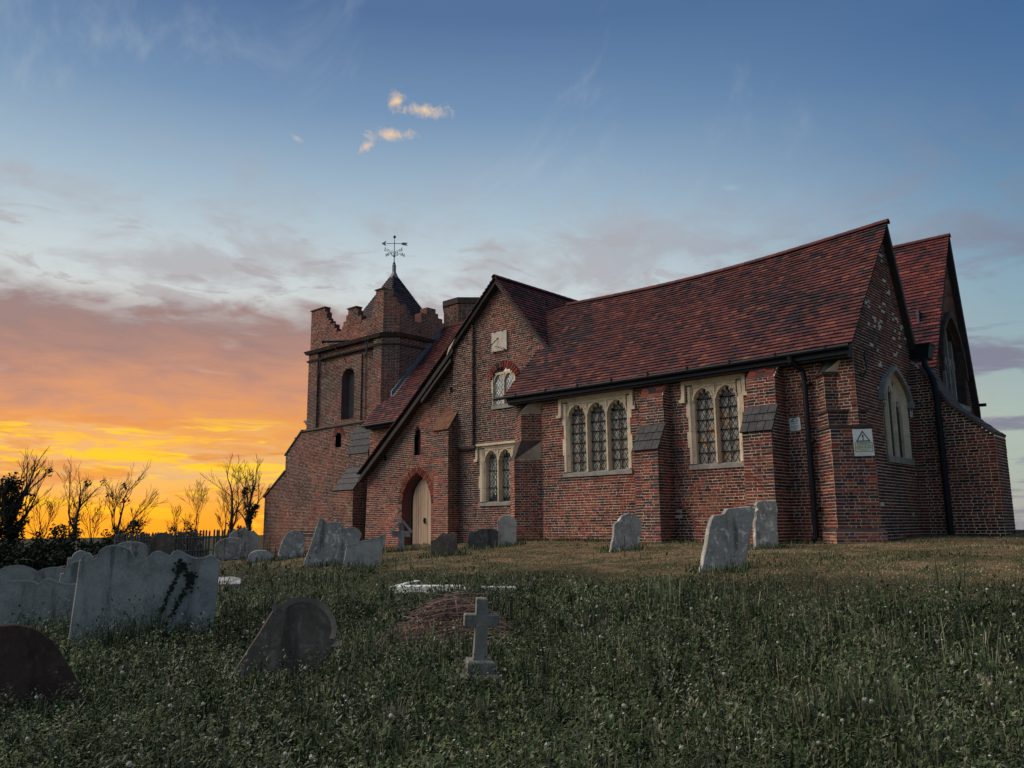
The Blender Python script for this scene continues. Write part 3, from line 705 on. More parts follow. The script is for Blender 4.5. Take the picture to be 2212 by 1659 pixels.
# eaves board made deep and black to hold the eaves shadow; gutter and downpipe
m_ = MB(); m_.box(-16.45, -6.37, 17.70, 17.985, 5.17, 5.50); m_.box(-16.45, -6.3, 17.64, 17.70, 5.22, 5.46); m_.build('eaves_shadow_board', M['gutter'], CHURCH)
m_ = MB(); pts = [(-16.9, 17.56, 5.385)]+[(-16.45+i*.5, 17.56, 5.385-.022*math.sin(math.pi*i/20.4)) for i in range(21)]+[(-6.28, 17.56, 5.385)]; m_.tube(pts, .052, 8); m_.build('gutter', M['gutter'], CHURCH)
for i in range(9):
    m_ = MB(); x = -16.0+i*1.15; m_.box(x, x+.03, 17.50, 17.64, 5.38, 5.46); m_.build('gutter_bracket', M['gutter'], CHURCH)
m_ = MB(); m_.tube([(-7.62, 17.58, 5.34), (-7.60, 17.60, 5.22), (-7.44, 17.83, 5.02), (-7.43, 17.87, 4.8), (-7.42, 17.87, 1.35), (-7.42, 17.74, 1.22)], .062, 10)
for z in (1.9, 3.4, 4.7): m_.box(-7.53, -7.31, 17.84, 17.99, z, z+.05)
m_.build('downpipe', M['gutter'], CHURCH)
m_ = MB(); m_.box(-7.78, -7.05, 17.35, 17.96, .9, 1.17, (.22, .07, .05)); m_.box(-7.70, -7.12, 17.43, 17.90, 1.165, 1.19, (.05, .03, .03)); m_.build('drain_kerb', M['brick'], CHURCH)
m_ = MB(); m_.tube([(-6.28, 18.55, 5.02), (-6.29, 18.5, 5.3), (-6.30, 18.62, 5.42), (-6.34, 18.68, 5.38)], .022, 6); m_.tube([(-6.28, 18.55, 5.02), (-6.29, 18.42, 4.85), (-6.32, 18.38, 4.80)], .02, 6); m_.build('tie_iron', M['iron'], CHURCH)
# --- chancel behind, its gable, window and long sloping buttress
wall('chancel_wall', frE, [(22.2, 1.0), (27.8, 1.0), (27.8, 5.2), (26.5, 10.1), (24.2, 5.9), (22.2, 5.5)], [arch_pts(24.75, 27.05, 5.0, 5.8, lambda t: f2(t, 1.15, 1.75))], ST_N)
bw = lambda t: f2(t, 1.15, 1.75)
m_ = MB()
for i in range(N):
    t0, t1 = 1-2*i/N, 1-2*(i+1)/N
    for k0, k1, d0, d1 in ((1.0, 1.10, -.05, .12), (.93, 1.0, -.35, -.04)):
        frE.prism(m_, [(25.9+1.15*t*k, 5.8+bw(t)*k) for t, k in ((t0, k0), (t1, k0), (t1, k1), (t0, k1))], d0, d1)
for (a, b) in ((24.62, 24.83), (26.97, 27.18)): frE.box(m_, a, b, 4.98, 5.82, -.40, .06)
wB = m_.build('window', M['cornice'], CHURCH)
m_ = MB()
for s in (-.69, -.23, .23, .69): frE.box(m_, 25.9+s-.05, 25.9+s+.05, 4.95, 5.8+bw(s/1.15)*.95, -.3, -.12)
for s in (-.92, -.46, 0, .46, .92): arch_head(m_, frE, 25.9+s, .17, 5.9, .3, 6.4, -.28, -.16, f4)
m_.build('tracery', M['stone_dark'], wB)
m_ = MB(); frE.box(m_, 24.6, 27.35, 4.8, 7.6, -.46, -.40); m_.build('glazing', M['louvre'], wB)
m_ = MB(); frE.box(m_, 24.6, 27.2, 4.86, 5.0, -.3, .08); m_.build('sill', M['stone_dark'], wB)
rB = Roof((-13.0, 23.72, 5.75), (1, 0, 0), (0, 2.73, 4.45)); SB = math.hypot(2.73, 4.45)
roof('chancel_roof', rB, rect(0, 6.80, 0, SB), .13, .165, .06, .12, (1.05, .82, .84))
ridge('chancel_roof', (-13, 26.45, 10.2), (-6.2, 26.45, 10.2), 22)
rB2 = Roof((-13.0, 27.75, 5.3), (1, 0, 0), (0, -1.3, 4.9)); roof('chancel_roof', rB2, rect(0, 6.80, 0, 5.06), .2, .25)
verge('x', [(26.47, 10.2), (27.9, 5.0)], -.05, .50, .22, frE); verge('x', [(26.45, 10.12), (23.9, 5.95)], .06, .09, .07, frE, 'stone_dark', 'verge_fillet')
m_ = MB(); m_.box(-8, -6.3, 22.2, 23.9, 5.45, 5.62); m_.build('valley_gutter', M['lead'], CHURCH)
m_ = MB(); m_.hexa([(-6.42, 22.02, 5.72), (-5.93, 22.02, 5.72), (-5.86, 21.98, 6.06), (-6.45, 21.98, 6.06), (-6.42, 22.42, 5.72), (-5.93, 22.42, 5.72), (-5.86, 22.46, 6.06), (-6.45, 22.46, 6.06)]); m_.box(-6.3, -5.84, 21.97, 22.47, 6.055, 6.10)
m_.tube([(-6.05, 22.1, 5.74), (-6.0, 21.95, 5.5), (-5.78, 21.72, 5.1), (-5.74, 21.70, 4.8), (-5.72, 21.70, 1.3)], .075, 10); m_.build('rainwater_hopper', M['gutter'], CHURCH)
part('rb', 'buttress'); frR = Fr((0, 21.8), (1, 0), S_); prR = [(-6.36, .6), (-4.60, .6), (-4.60, 3.62), (-5.50, 4.42), (-6.1, 5.45), (-6.36, 5.48)]
wall('rb', frR, prR, (), ST_N); wall('rb', Fr((-4.60, 0), (0, 1), E_), rect(21.8, 22.9, .6, 3.62), (), ST_N)
for k, ((a, p), (b, q)) in enumerate(((prR[2], prR[3]), (prR[3], prR[4]))):
    n = int(math.hypot(b-a, q-p)/.11)
    for i in range(n):
        mb = MB(); f, e = i/n+.004, (i+1)/n-.004; A0 = (a+(b-a)*f, p+(q-p)*f); A1 = (a+(b-a)*e, p+(q-p)*e); t = R_.uniform(.10, .16)
        frR.prism(mb, [A0, A1, (A1[0]+.03, A1[1]+t*.5), (A0[0]+.03, A0[1]+t*.5)], -1.1, .05+R_.uniform(0, .03), (.10, .075, .07)); part('rb').setdefault('objs', []).append(('coping_brick', mb, M['brick']))
m_ = MB(); m_.box(-6.30, -4.62, 21.86, 22.85, .5, 3.5); m_.box(-9.0, -6.40, 22.3, 27.6, .8, 5.0); m_.build('core_fill', M['mortar'], CHURCH)  # solid fills added to stop sky showing through buttress and chancel
m_ = MB(); m_.tube([(-6.3, 27.8, 5.12), (-6.0, 27.85, 5.12)], .05, 8); m_.build('gutter', M['gutter'], CHURCH)
# --- south transept with its cat-slide porch
frT = Fr((0, 19.32), (1, 0), S_); frP = Fr((0, 19.40), (1, 0), S_)
dsp, drise, dhw, dcx = 2.45, .98, .665, -22.495
dfn = lambda t: f2(t, dhw, drise); ofn = lambda t: f2(t, .80, 1.12); ocx = -22.56
door_hole = arch_pts(ocx-.80, ocx+.80, .4, 2.42, ofn, 24)
niche = arch_pts(-22.72, -22.36, 4.15, 4.95, lambda t: f2(t, .18, .30))
wall('transept_wall', frP, [(-25.55, .3), (-20.2, .3), (-20.2, 7.93), (-25.42, 3.72)], [door_hole, niche], ST_T)
wall('transept_wall', frT, [(-20.3, .4), (-16.1, .4), (-16.1, 7.05), (-18.27, 9.66), (-20.3, 7.82)], [rect(-19.25, -16.9, 2.28, 4.24), arch_pts(-18.61, -17.68, 5.56, 6.42, lambda t: .34*f4(t))], ST_G)
wall('transept_wall', Fr((-19.5, 0), (0, 1), E_), rect(19.2, 19.33, 4.28, 8.3), (), ST_G); wall('transept_wall', Fr((0, 19.2), (1, 0), S_), [(-20.45, 4.28), (-19.5, 4.28), (-19.5, 8.45), (-20.45, 7.62)], (), ST_G)
m_ = MB(); frT.box(m_, -20.3, -19.35, 4.18, 4.29, -.02, .16); m_.build('string_course', M['cornice'], CHURCH)
buttress('db', (-20.62, 19.38), (1, 0), S_, .74, [(.58, .3), (.58, 4.90), (.02, 5.72)], dict(ST_T, dark=.38), ['tile_orange'], (1, 1))
# upper two-light window
square_window('w3', frT, (-18.64, -17.66), [(-18.57, -18.185), (-18.115, -17.73)], 5.56, 6.36, .22, 6.62, .10, .11, .165, (), (), False, lambda u, z: (.62, .62, .56), False)
m_ = MB()
for i in range(15):
    a = math.radians(155-130*i/14); P0 = (-18.15+math.cos(a)*.60, 6.20+math.sin(a)*.60); P1 = (-18.15+math.cos(a)*.80, 6.20+math.sin(a)*.80); t = (-math.sin(a)*.036, math.cos(a)*.036)
    mb = MB(); frT.prism(mb, [(P0[0]-t[0], P0[1]-t[1]), (P0[0]+t[0], P0[1]+t[1]), (P1[0]+t[0]*1.2, P1[1]+t[1]*1.2), (P1[0]-t[0]*1.2, P1[1]-t[1]*1.2)], -.01, .05, pick(ST_G, -18, 19, 6)); part('transept_wall').setdefault('objs', []).append(('arch_brick', mb, M['brick']))
# lower three-light window, its third light half hidden behind the chapel's corner
square_window('w4', frT, (-19.25, -16.95), [(-19.03, -18.47), (-18.39, -17.83), (-17.75, -17.19)], 2.40, 3.74, .34, 4.14, .26, .13, .20, (2.86, 3.42, 3.86), (.36, .64), False, lambda u, z: (.60, .59, .50) if z > 2.62+.1*math.sin(u*9) else (.05, .05, .06))
# sundial
sd_ = MB(); frT.box(sd_, -18.64, -17.95, 7.36, 8.03, .0, .05); sdo = sd_.build('sundial', M['plate'], CHURCH)
m_ = MB(); m_.tube([frT.p(-18.33, 7.82, .05), frT.p(-18.62, 7.36, .33)], .016, 6); m_.tube([frT.p(-18.30+.05*i, 7.49-.018*i+(.022 if i % 2 else -.022), .06+.03*(6-i)) for i in range(7)], .012, 5); m_.build('gnomon', M['iron'], sdo)
for (u, z) in ((-18.5, 8.04), (-18.15, 8.04), (-18.55, 7.35), (-18.05, 7.35)):
    m_ = MB(); frT.box(m_, u-.02, u+.02, z-.03, z+.03, .0, .07); m_.build('clamp', M['iron'], sdo)
# trefoil slit and put-log holes, raised blocks with the shade put into their black
m_ = MB(); frP.prism(m_, [(p[0], p[1]) for p in niche], -.20, -.18); m_.c = [(.10, .042, .038)]*len(m_.c); m_.build('niche_back', M['brick'], CHURCH)
m_ = MB(); cusps(m_, frP, -22.54, .17, 4.92, .30, lambda t: f2(t, 1, 1), -.1, -.02, 3, .45); m_.build('niche_cusping', M['cornice'], CHURCH)
for (u, z) in ((-24.35, 4.18), (-20.75, 6.38)):
    m_ = MB(); frP.box(m_, u-.06, u+.06, z-.10, z+.08, .001, .03); m_.build('putlog_shade', M['dark'], CHURCH)
# the door
m_ = MB(); n = 24
cv = [(ocx+.80*t, 2.42+ofn(t)) for t in [1-2*i/n for i in range(n+1)]]; cv = [(ocx+.80, .4)]+cv+[(ocx-.80, .4)]
ci = [(dcx+(dhw+.05)*t, dsp+dfn(t)*1.03) for t in [1-2*i/n for i in range(n+1)]]; ci = [(dcx+dhw+.05, .4)]+ci+[(dcx-dhw-.05, .4)]
for (a, b, c, e) in zip(cv[:-1], cv[1:], ci[1:], ci[:-1]): m_.poly([frP.p(*a, 0), frP.p(*b, 0), frP.p(*c, -.30), frP.p(*e, -.30)], (.15, .055, .045))
m_.build('door_reveal', M['brick'], CHURCH)
door = MB(); 
for (a, b) in zip(ci[:-1], ci[1:]):
    s = .93; q = lambda p: (dcx+(p[0]-dcx)*s, dsp+(p[1]-dsp)*(.95 if p[1] > dsp else 1)); frP.prism(door, [a, b, q(b), q(a)], -.36, -.26)
dr = door.build('door', M['board'], CHURCH)
edges = [-dhw*.94, -.50, -.40, -.29, -.18, -.09, 0.0, .21, .42, dhw*.94]
for a, b in zip(edges[:-1], edges[1:]):
    mb = MB(); a2, b2 = a+.007, b-.007; K = 5; tp = [(dcx+a2+(b2-a2)*(1-i/K), dsp+f2((a2+(b2-a2)*(1-i/K))/(dhw*.94), dhw*.94, drise*.95)) for i in range(K+1)]
    frP.prism(mb, [(dcx+a2, .92), (dcx+b2, .92)]+tp, -.36, -.315+R_.uniform(-.008, .008)); tn = R_.uniform(.72, 1.1); mb.c = [(tn, tn*R_.uniform(.95, 1.03), tn*.98)]*len(mb.c); mb.build('plank', M['oak'], dr)
m_ = MB(); m_.tube([frP.p(dcx+.07, 1.82, -.30), frP.p(dcx+.07, 1.82, -.24)], .035, 8); m_.box(dcx+.05, dcx+.09, 19.64, 19.72, 1.72, 1.92); m_.build('handle', M['iron'], dr)
n = 34
for i in range(n):
    t = 1-2*(i+.5)/n; x = .80*math.sin(math.pi/2*t); ph = lambda xx: (ocx+xx, 2.42+f2(xx/.80, .80, 1.12)); e = .001
    p = ph(x); q = ph(max(-.799, min(.799, x+e))); r = ph(max(-.799, min(.799, x-e))); tx, tz = q[0]-r[0], q[1]-r[1]; L = math.hypot(tx, tz); tx, tz = tx/L, tz/L; nx_, nz_ = -tz, tx
    if nz_ < 0 and abs(x) < .7: nx_, nz_ = -nx_, -nz_
    if (nx_*x) < 0: nx_, nz_ = -nx_, -nz_
    w = .032; mb = MB(); frP.prism(mb, [(p[0]-tx*w, p[1]-tz*w), (p[0]+tx*w, p[1]+tz*w), (p[0]+tx*w*1.15+nx_*.22, p[1]+tz*w*1.15+nz_*.22), (p[0]-tx*w*1.15+nx_*.22, p[1]-tz*w*1.15+nz_*.22)], -.01, .012, pick(ST_T, p[0], 19, p[1]))
    part('transept_wall').setdefault('objs', []).append(('arch_brick', mb, M['brick']))
m_ = MB(); frP.box(m_, ocx-1.0, ocx+1.0, .6, .93, -.3, .25); m_.build('door_step', M['stone_dark'], CHURCH)
# transept roof and boards
vergeL = [(-18.27, 9.86), (-20.35, 7.98), (-22.8, 5.90), (-25.62, 3.62)]
rTe = Roof((-15.7, 19.02, 6.76), (0, 1, 0), (-2.57, 0, 3.10)); ST_e = math.hypot(2.57, 3.10); roof('transept_roof', rTe, rect(0, 5.0, 0, ST_e), .15, .172, .10, .05)
for (a, p), (b, q) in zip(vergeL[:-1], vergeL[1:]):
    Lw = math.hypot(a-b, p-q); rw = Roof((b, 19.02, q), (0, 1, 0), (a-b, 0, p-q)); roof('transept_roof', rw, rect(0, 3.2, 0, Lw), .15, .172)
ridge('transept_roof', (-18.27, 19.0, 9.88), (-18.27, 24.0, 9.88), 15)
frV = Fr((0, 19.10), (1, 0), S_)
for (pts, w_, nm) in (([(-18.27, 9.80), (-20.40, 7.86)], .14, 'barge_board'), ([(-18.27, 9.80), (-16.05, 7.13)], .16, 'barge_board'), ([(-20.35, 7.80), (-22.8, 5.72), (-25.60, 3.46)], .18, 'barge_board'), ([(-20.45, 7.40), (-22.0, 6.1)], .12, 'barge_board')):
    mb = MB()
    for (a, p), (b, q) in zip(pts[:-1], pts[1:]): frV.prism(mb, [(a, p), (b, q), (b, q-w_), (a, p-w_)], -.22, .02)
    mb.build(nm, M['board'], CHURCH)
mb = MB(); frV.prism(mb, [(-20.2, 8.08), (-20.5, 7.80), (-20.62, 7.50), (-20.33, 7.86)], .02, .06); mb.build('broken_board', M['stone'], CHURCH)
# --- nave between transept and tower
rD = Roof((-29.0, 22.0, 6.10), (1, 0, 0), (0, 4.4, 5.104)); SD = math.hypot(4.4, 5.104)
roof('nave_roof', rD, [(-.25, 0), (7.0, 0), (7.0, SD), (.27, SD), (.27, 1.55), (-.25, 1.3)], .15, .172, .06, .14, (1.05, .92, .9)); ridge('nave_roof', (-28.7, 26.42, 11.22), (-22.0, 26.42, 11.22), 20)
wall('nave_wall', Fr((0, 22.42), (1, 0), S_), rect(-29.3, -25.0, .3, 6.2), (), dict(dark=.08, orange=.45, tone=.95))
m_ = MB(); m_.box(-29.2, -25, 22.05, 22.4, 5.9, 6.08); m_.tube([(-29.25, 21.95, 6.02), (-25, 21.95, 6.06)], .06, 8); m_.tube([(-27.0, 21.96, 6.0), (-26.98, 21.98, 5.8), (-26.72, 22.25, 5.55), (-26.7, 22.3, 4.0)], .05, 8); m_.build('gutter', M['gutter'], CHURCH)
m_ = MB(); 
for i in range(12):
    y0, y1 = 23.12+i*.245, 23.12+(i+1)*.245; z0, z1 = 7.40+1.16*(y0-23.12), 7.40+1.16*(y1-23.12)
    m_.hexa([(-28.73, y0, z0+.04), (-28.73, y1, z1+.04), (-28.73, y1, z1+.26), (-28.73, y0, z0+.26 if i % 2 else z0+.30), (-28.68, y0, z0+.04), (-28.68, y1, z1+.04), (-28.68, y1, z1+.26), (-28.68, y0, z0+.26)])
    m_.poly([(-28.70, y0, z0+.05), (-28.70, y1, z1+.05), (-28.50, y1, z1+.045), (-28.50, y0, z0+.045)])
m_.build('lead_flashing', M['lead'], CHURCH)
# --- tower
frS = Fr((0, 22.85), (1, 0), S_)
slit = arch_pts(-32.52, -32.05, 5.38, 5.90, lambda t: .18*math.sqrt(max(0, 1-t*t)))
wall('tower_wall', frS, [(-38.65, .2), (-28.7, .2), (-28.7, 6.42), (-35.42, 6.36), (-36.8, 5.28), (-36.8, 4.42), (-38.65, 3.2)], [slit], ST_TW)
m_ = MB(); frS.prism(m_, slit, -.3, -.28); m_.build('slit_window', M['dark'], CHURCH)
for i in range(13):
    a = math.radians(180-180*i/12); P0 = (-32.285+math.cos(a)*.25, 5.90+math.sin(a)*.25); P1 = (-32.285+math.cos(a)*.47, 5.90+math.sin(a)*.47); t = (-math.sin(a)*.03, math.cos(a)*.03)
    mb = MB(); frS.prism(mb, [(P0[0]-t[0], P0[1]-t[1]), (P0[0]+t[0], P0[1]+t[1]), (P1[0]+t[0]*1.4, P1[1]+t[1]*1.4), (P1[0]-t[0]*1.4, P1[1]-t[1]*1.4)], -.01, .012, pick(ST_T, P0[0], 22, 6)); part('tower_wall').setdefault('objs', []).append(('arch_brick', mb, M['brick']))
for (a, p), (b, q) in (((-38.72, 3.17), (-36.78, 4.46)), ((-36.86, 5.24), (-35.36, 6.42))):
    mb = MB(); frS.prism(mb, [(a, p), (b, q), (b-.04, q+.06), (a-.04, p+.06)], -1.1, .04); mb.build('weathering', M['cornice'], CHURCH)
m_ = MB(); m_.box(-38.65, -35.4, 22.9, 23.9, .2, 3.18); m_.build('core_fill', M['mortar'], CHURCH)
# string course on the set-off
frU = Fr((0, 23.0), (1, 0), S_); frM = Fr((0, 23.14), (1, 0), S_)
m_ = MB(); m_.hexa([(-35.5, 22.78, 6.34), (-28.6, 22.78, 6.40), (-28.6, 22.78, 6.44), (-35.5, 22.78, 6.38), (-35.5, 23.2, 6.34), (-28.6, 23.2, 6.40), (-28.6, 23.2, 6.62), (-35.5, 23.2, 6.56)]); m_.build('string_course', M['cornice'], CHURCH)
lv = arch_pts(-32.42, -31.42, 6.72, 8.72, lambda t: .48*math.sqrt(max(0, 1-t*t)), 20); lv_in = arch_pts(-32.27, -31.57, 6.78, 8.72, lambda t: .35*math.sqrt(max(0, 1-t*t)), 20)
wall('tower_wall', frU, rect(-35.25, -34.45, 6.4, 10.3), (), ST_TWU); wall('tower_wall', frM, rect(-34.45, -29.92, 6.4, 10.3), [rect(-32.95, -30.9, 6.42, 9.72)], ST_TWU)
wall('tower_wall', frU, rect(-29.92, -29.33, 6.4, 10.3), (), ST_TWU); wall('tower_wall', Fr((-34.45, 0), (0, 1), E_), rect(23.0, 23.15, 6.4, 10.3), (), ST_TWU)
wall('tower_wall', Fr((0, 23.06), (1, 0), S_), rect(-32.95, -30.9, 6.42, 9.72), [lv], dict(ST_TWU, dark=.5)); wall('tower_wall', Fr((-30.9, 0), (0, 1), E_), rect(23.06, 23.15, 6.42, 9.72), (), ST_TWU)
m_ = MB()
for (a, b, c, e) in zip(lv, lv[1:]+lv[:1], lv_in[1:]+lv_in[:1], lv_in):
    m_.poly([(a[0], 23.06, a[1]), (b[0], 23.06, b[1]), (c[0], 23.34, c[1]), (e[0], 23.34, e[1])], (.10, .055, .05))
lo_ = m_.build('louvre_window', M['brick'], CHURCH)
m_ = MB(); Fr((0, 23.5), (1, 0), S_).prism(m_, [(p[0], p[1]) for p in lv], -.02, .0); m_.build('backing', M['dark'], lo_)
fl = Fr((0, 23.36), (1, 0), S_)
for i in range(-8, 30):
    c0 = 6.3+i*.115; a_, b_ = (-32.30, c0-.32), (-31.54, c0+.40); q = clip_poly([a_, b_, (b_[0], b_[1]+.045), (a_[0], a_[1]+.045)], -32.29, -31.55, 6.76, 9.05)
    if len(q) > 2: mb = MB(); fl.prism(mb, q, -.05, .0); mb.build('slat', M['louvre'], lo_)
fr_ch = Fr((-29.33, 23.0), (1, 1), (1, -1)); wall('tower_wall', fr_ch, rect(0, .82, 6.4, 10.3), (), ST_TWU)
frTE = Fr((-28.75, 0), (0, 1), E_); wall('tower_wall', frTE, rect(23.58, 29.2, 6.0, 10.3), (), ST_TWU)
def ring_course(name, z0, z1, o, mt):
    mb = MB(); pts = [(-35.25, 26.0), (-35.25, 23.0), (-29.33, 23.0), (-28.75, 23.58), (-28.75, 29.2)]
    def off(p, k):
        x, y = p; return {0: (x-k, y), 1: (x-k, y-k), 2: (x+k*.41, y-k), 3: (x+k, y-k*.41), 4: (x+k, y)}[pts.index(p)]
    for a, b in zip(pts[:-1], pts[1:]):
        A0, B0, A1, B1 = off(a, -.2), off(b, -.2), off(a, o), off(b, o)
        mb.hexa([(*A1, z1), (*B1, z1), (*B0, z1+.05), (*A0, z1+.05), (*off(a, o*.55), z0), (*off(b, o*.55), z0), (*B0, z0), (*A0, z0)])
    mb.build(name, M[mt], CHURCH)
ring_course('cornice', 10.30, 10.46, .20, 'cornice'); ring_course('cornice', 9.90, 9.98, .09, 'cornice')
# ruined stepped parapet
frPa = Fr((0, 23.05), (1, 0), S_)
par = [(-35.22, 10.45), (-29.31, 10.45), (-29.31, 12.62), (-29.88, 12.62), (-29.88, 12.2), (-29.98, 12.2), (-29.98, 11.75), (-30.10, 11.75), (-30.10, 11.38), (-31.0, 11.38), (-31.0, 11.66), (-31.25, 11.66), (-31.25, 11.95), (-31.38, 11.95), (-31.38, 12.12), (-32.05, 12.12), (-32.05, 11.86), (-32.2, 11.86), (-32.2, 11.58), (-32.42, 11.58), (-32.42, 11.32), (-32.52, 11.32), (-32.52, 11.12), (-32.98, 11.12), (-32.98, 11.34), (-33.16, 11.34), (-33.16, 11.60), (-33.5, 11.60), (-33.5, 11.84), (-33.72, 11.84), (-33.72, 12.02), (-33.86, 12.02), (-33.86, 12.36), (-34.02, 12.36), (-34.02, 12.60), (-35.22, 12.60)]
wall('tower_parapet', frPa, par, (), dict(ST_TOP, dark=.36, orange=.12)); wall('tower_parapet', Fr((-29.31, 23.05), (1, 1), (1, -1)), [(0, 10.45), (.76, 10.45), (.76, 11.9), (.62, 11.9), (.62, 12.2), (.45, 12.2), (.45, 12.62), (0, 12.62)], (), ST_TOP)
frPe = Fr((-28.78, 0), (0, 1), E_)
pae = [(23.58, 10.45), (29.0, 10.45), (29.0, 11.2), (26.6, 11.2), (26.6, 11.45), (26.3, 11.45), (26.3, 11.62), (26.02, 11.62), (26.02, 11.85), (25.85, 11.85), (25.85, 12.05), (25.3, 12.05), (25.3, 11.72), (24.95, 11.72), (24.95, 11.2), (24.45, 11.2), (24.45, 11.45), (24.2, 11.45), (24.2, 11.7), (24.0, 11.7), (24.0, 11.9), (23.58, 11.9)]
wall('tower_parapet', frPe, pae, (), ST_TOP)
m_ = MB(); frPa.prism(m_, [(p[0], p[1]) for p in par], -.32, -.03, (.16, .07, .055)); frPe.prism(m_, [(p[0], p[1]) for p in pae], -.5, -.03, (.16, .07, .055)); m_.build('parapet_core', M['brick'], CHURCH)
m_ = MB(); m_.box(-35.22, -34.7, 23.08, 23.4, 10.45, 12.55, (.10, .055, .05)); m_.build('parapet_core', M['brick'], CHURCH)
m_ = MB(); m_.box(-29.86, -29.15, 23.32, 23.85, 10.45, 12.2, (.2, .08, .06)); m_.build('parapet_core', M['brick'], CHURCH)
for (x0, x1, z) in ((-35.27, -33.98, 12.60), (-32.1, -31.33, 12.12), (-29.93, -29.3, 12.62)):
    mb = MB(); mb.box(x0, x1, 23.0, 23.38, z, z+.05); mb.build('parapet_coping', M['cornice'], CHURCH)
# beam sticking out under the parapet, rod, tie irons, lightning strip
m_ = MB(); m_.tube([(-31.9, 23.1, 10.55), (-33.25, 22.5, 10.63)], .085, 4); m_.tube([(-33.22, 22.5, 10.62), (-33.30, 22.47, 10.625)], .11, 4); m_.tube([(-32.9, 22.7, 10.5), (-32.2, 23.0, 9.7), (-32.1, 23.05, 9.45)], .018, 5); m_.build('water_spout', M['slate'], CHURCH)
for (u, z, d) in ((-34.1, 9.55, .02), (-30.35, 9.85, .02)):
    mb = MB()
    for s in (-1, 1):
        mb.tube([frU.p(u+s*.20, z+.62, .05), frU.p(u+s*.10, z+.40, .06), frU.p(u+s*.03, z+.2, .06), frU.p(u+s*.03, z-.1, .06), frU.p(u+s*.12, z-.32, .06), frU.p(u+s*.24, z-.45, .05)], .028, 5)
    mb.build('tie_iron', M['iron'], CHURCH)
m_ = MB(); m_.tube([(-30.62, 23.10, 9.95), (-30.60, 23.10, 6.6), (-30.6, 22.82, 6.4), (-30.6, 22.82, 5.2)], .02, 5); m_.build('conductor', M['tile_orange'], CHURCH)
m_ = MB(); m_.box(-35.52, -35.2, 23.0, 23.3, 6.86, 6.96); m_.box(-35.44, -35.2, 23.05, 23.25, 6.74, 6.87); m_.build('corbel', M['stone_dark'], CHURCH)
# tower's south buttress
buttress('tb', (-30.295, 22.85), (1, 0), S_, 1.46, [(1.07, .2), (1.07, 3.28), (.30, 4.28), (.30, 4.98), (.02, 6.2)], dict(ST_TW, dark=.42), ['slate', 'slate'], (4, 1))
# spire
sp_c = Vector((-32.12, 25.92, 0)); b_, zb, za = 2.2, 10.5, 14.66
for k in range(4):
    c0, c1 = [(-1, -1), (1, -1), (1, 1), (-1, 1)][k], [(1, -1), (1, 1), (-1, 1), (-1, -1)][k]
    p0, p1 = Vector((sp_c.x+c0[0]*b_, sp_c.y+c0[1]*b_, zb)), Vector((sp_c.x+c1[0]*b_, sp_c.y+c1[1]*b_, zb)); ap = Vector((sp_c.x, sp_c.y, za)); mid = (p0+p1)/2
    rs = Roof(p0, p1-p0, ap-mid); L = (ap-mid).length; roof('spire', rs, [(0, 0), (2*b_, 0), (b_+.08, L*.985), (b_-.08, L*.985)], .15, .17, .2, .0, (.62, 1.15, 1.3))
m_ = MB(); m_.tube([(sp_c.x, sp_c.y, 14.35), (sp_c.x, sp_c.y, 14.58), (sp_c.x, sp_c.y, 14.70), (sp_c.x, sp_c.y, 15.08)], [.24, .16, .105, .10], 8); m_.build('lead_cap', M['lead'], CHURCH)
# stair turret
tx_, ty_, tr_ = -29.55, 28.85, 1.38; pts = [(tx_+tr_*math.cos(math.radians(22.5+45*k)), ty_+tr_*math.sin(math.radians(22.5+45*k))) for k in range(8)]
shaft('turret', [pts[i] for i in (4, 5, 6, 7, 0, 1)], 9.5, 12.78, dict(dark=.6, orange=.02, tone=.72)); part('turret', 'stair_turret')
m_ = MB(); m_.faces([(p[0]*1.0+(p[0]-tx_)*.05, p[1]+(p[1]-ty_)*.05, z) for z in (12.76, 13.05) for p in pts], [tuple(range(8, 16))]+[(i, (i+1) % 8, 8+(i+1) % 8, 8+i) for i in range(8)]); m_.build('turret_cap', M['cornice'], CHURCH)
m_ = MB(); m_.tube([(tx_-1.36, ty_-.75, 11.2), (tx_-1.38, ty_-.8, 12.3), (tx_-1.5, ty_-.9, 12.45)], .05, 6); m_.build('vent_pipe', M['iron'], CHURCH)
# --- black boxes and an arch backing added inside to stop light leaking through
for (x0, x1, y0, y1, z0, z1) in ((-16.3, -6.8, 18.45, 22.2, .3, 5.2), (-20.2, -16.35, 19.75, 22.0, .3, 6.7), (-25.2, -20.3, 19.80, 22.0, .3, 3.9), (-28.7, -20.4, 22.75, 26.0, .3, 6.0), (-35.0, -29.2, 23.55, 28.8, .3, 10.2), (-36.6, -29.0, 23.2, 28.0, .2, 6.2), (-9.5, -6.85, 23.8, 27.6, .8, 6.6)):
    m_ = MB(); m_.box(x0, x1, y0, y1, z0, z1); m_.build('leak_block', M['dark'], CHURCH)
m_ = MB(); frA.box(m_, -11.32, -10.44, .9, 2.1, -.14, -.085); m_.build('arch_backing', M['mortar'], CHURCH)
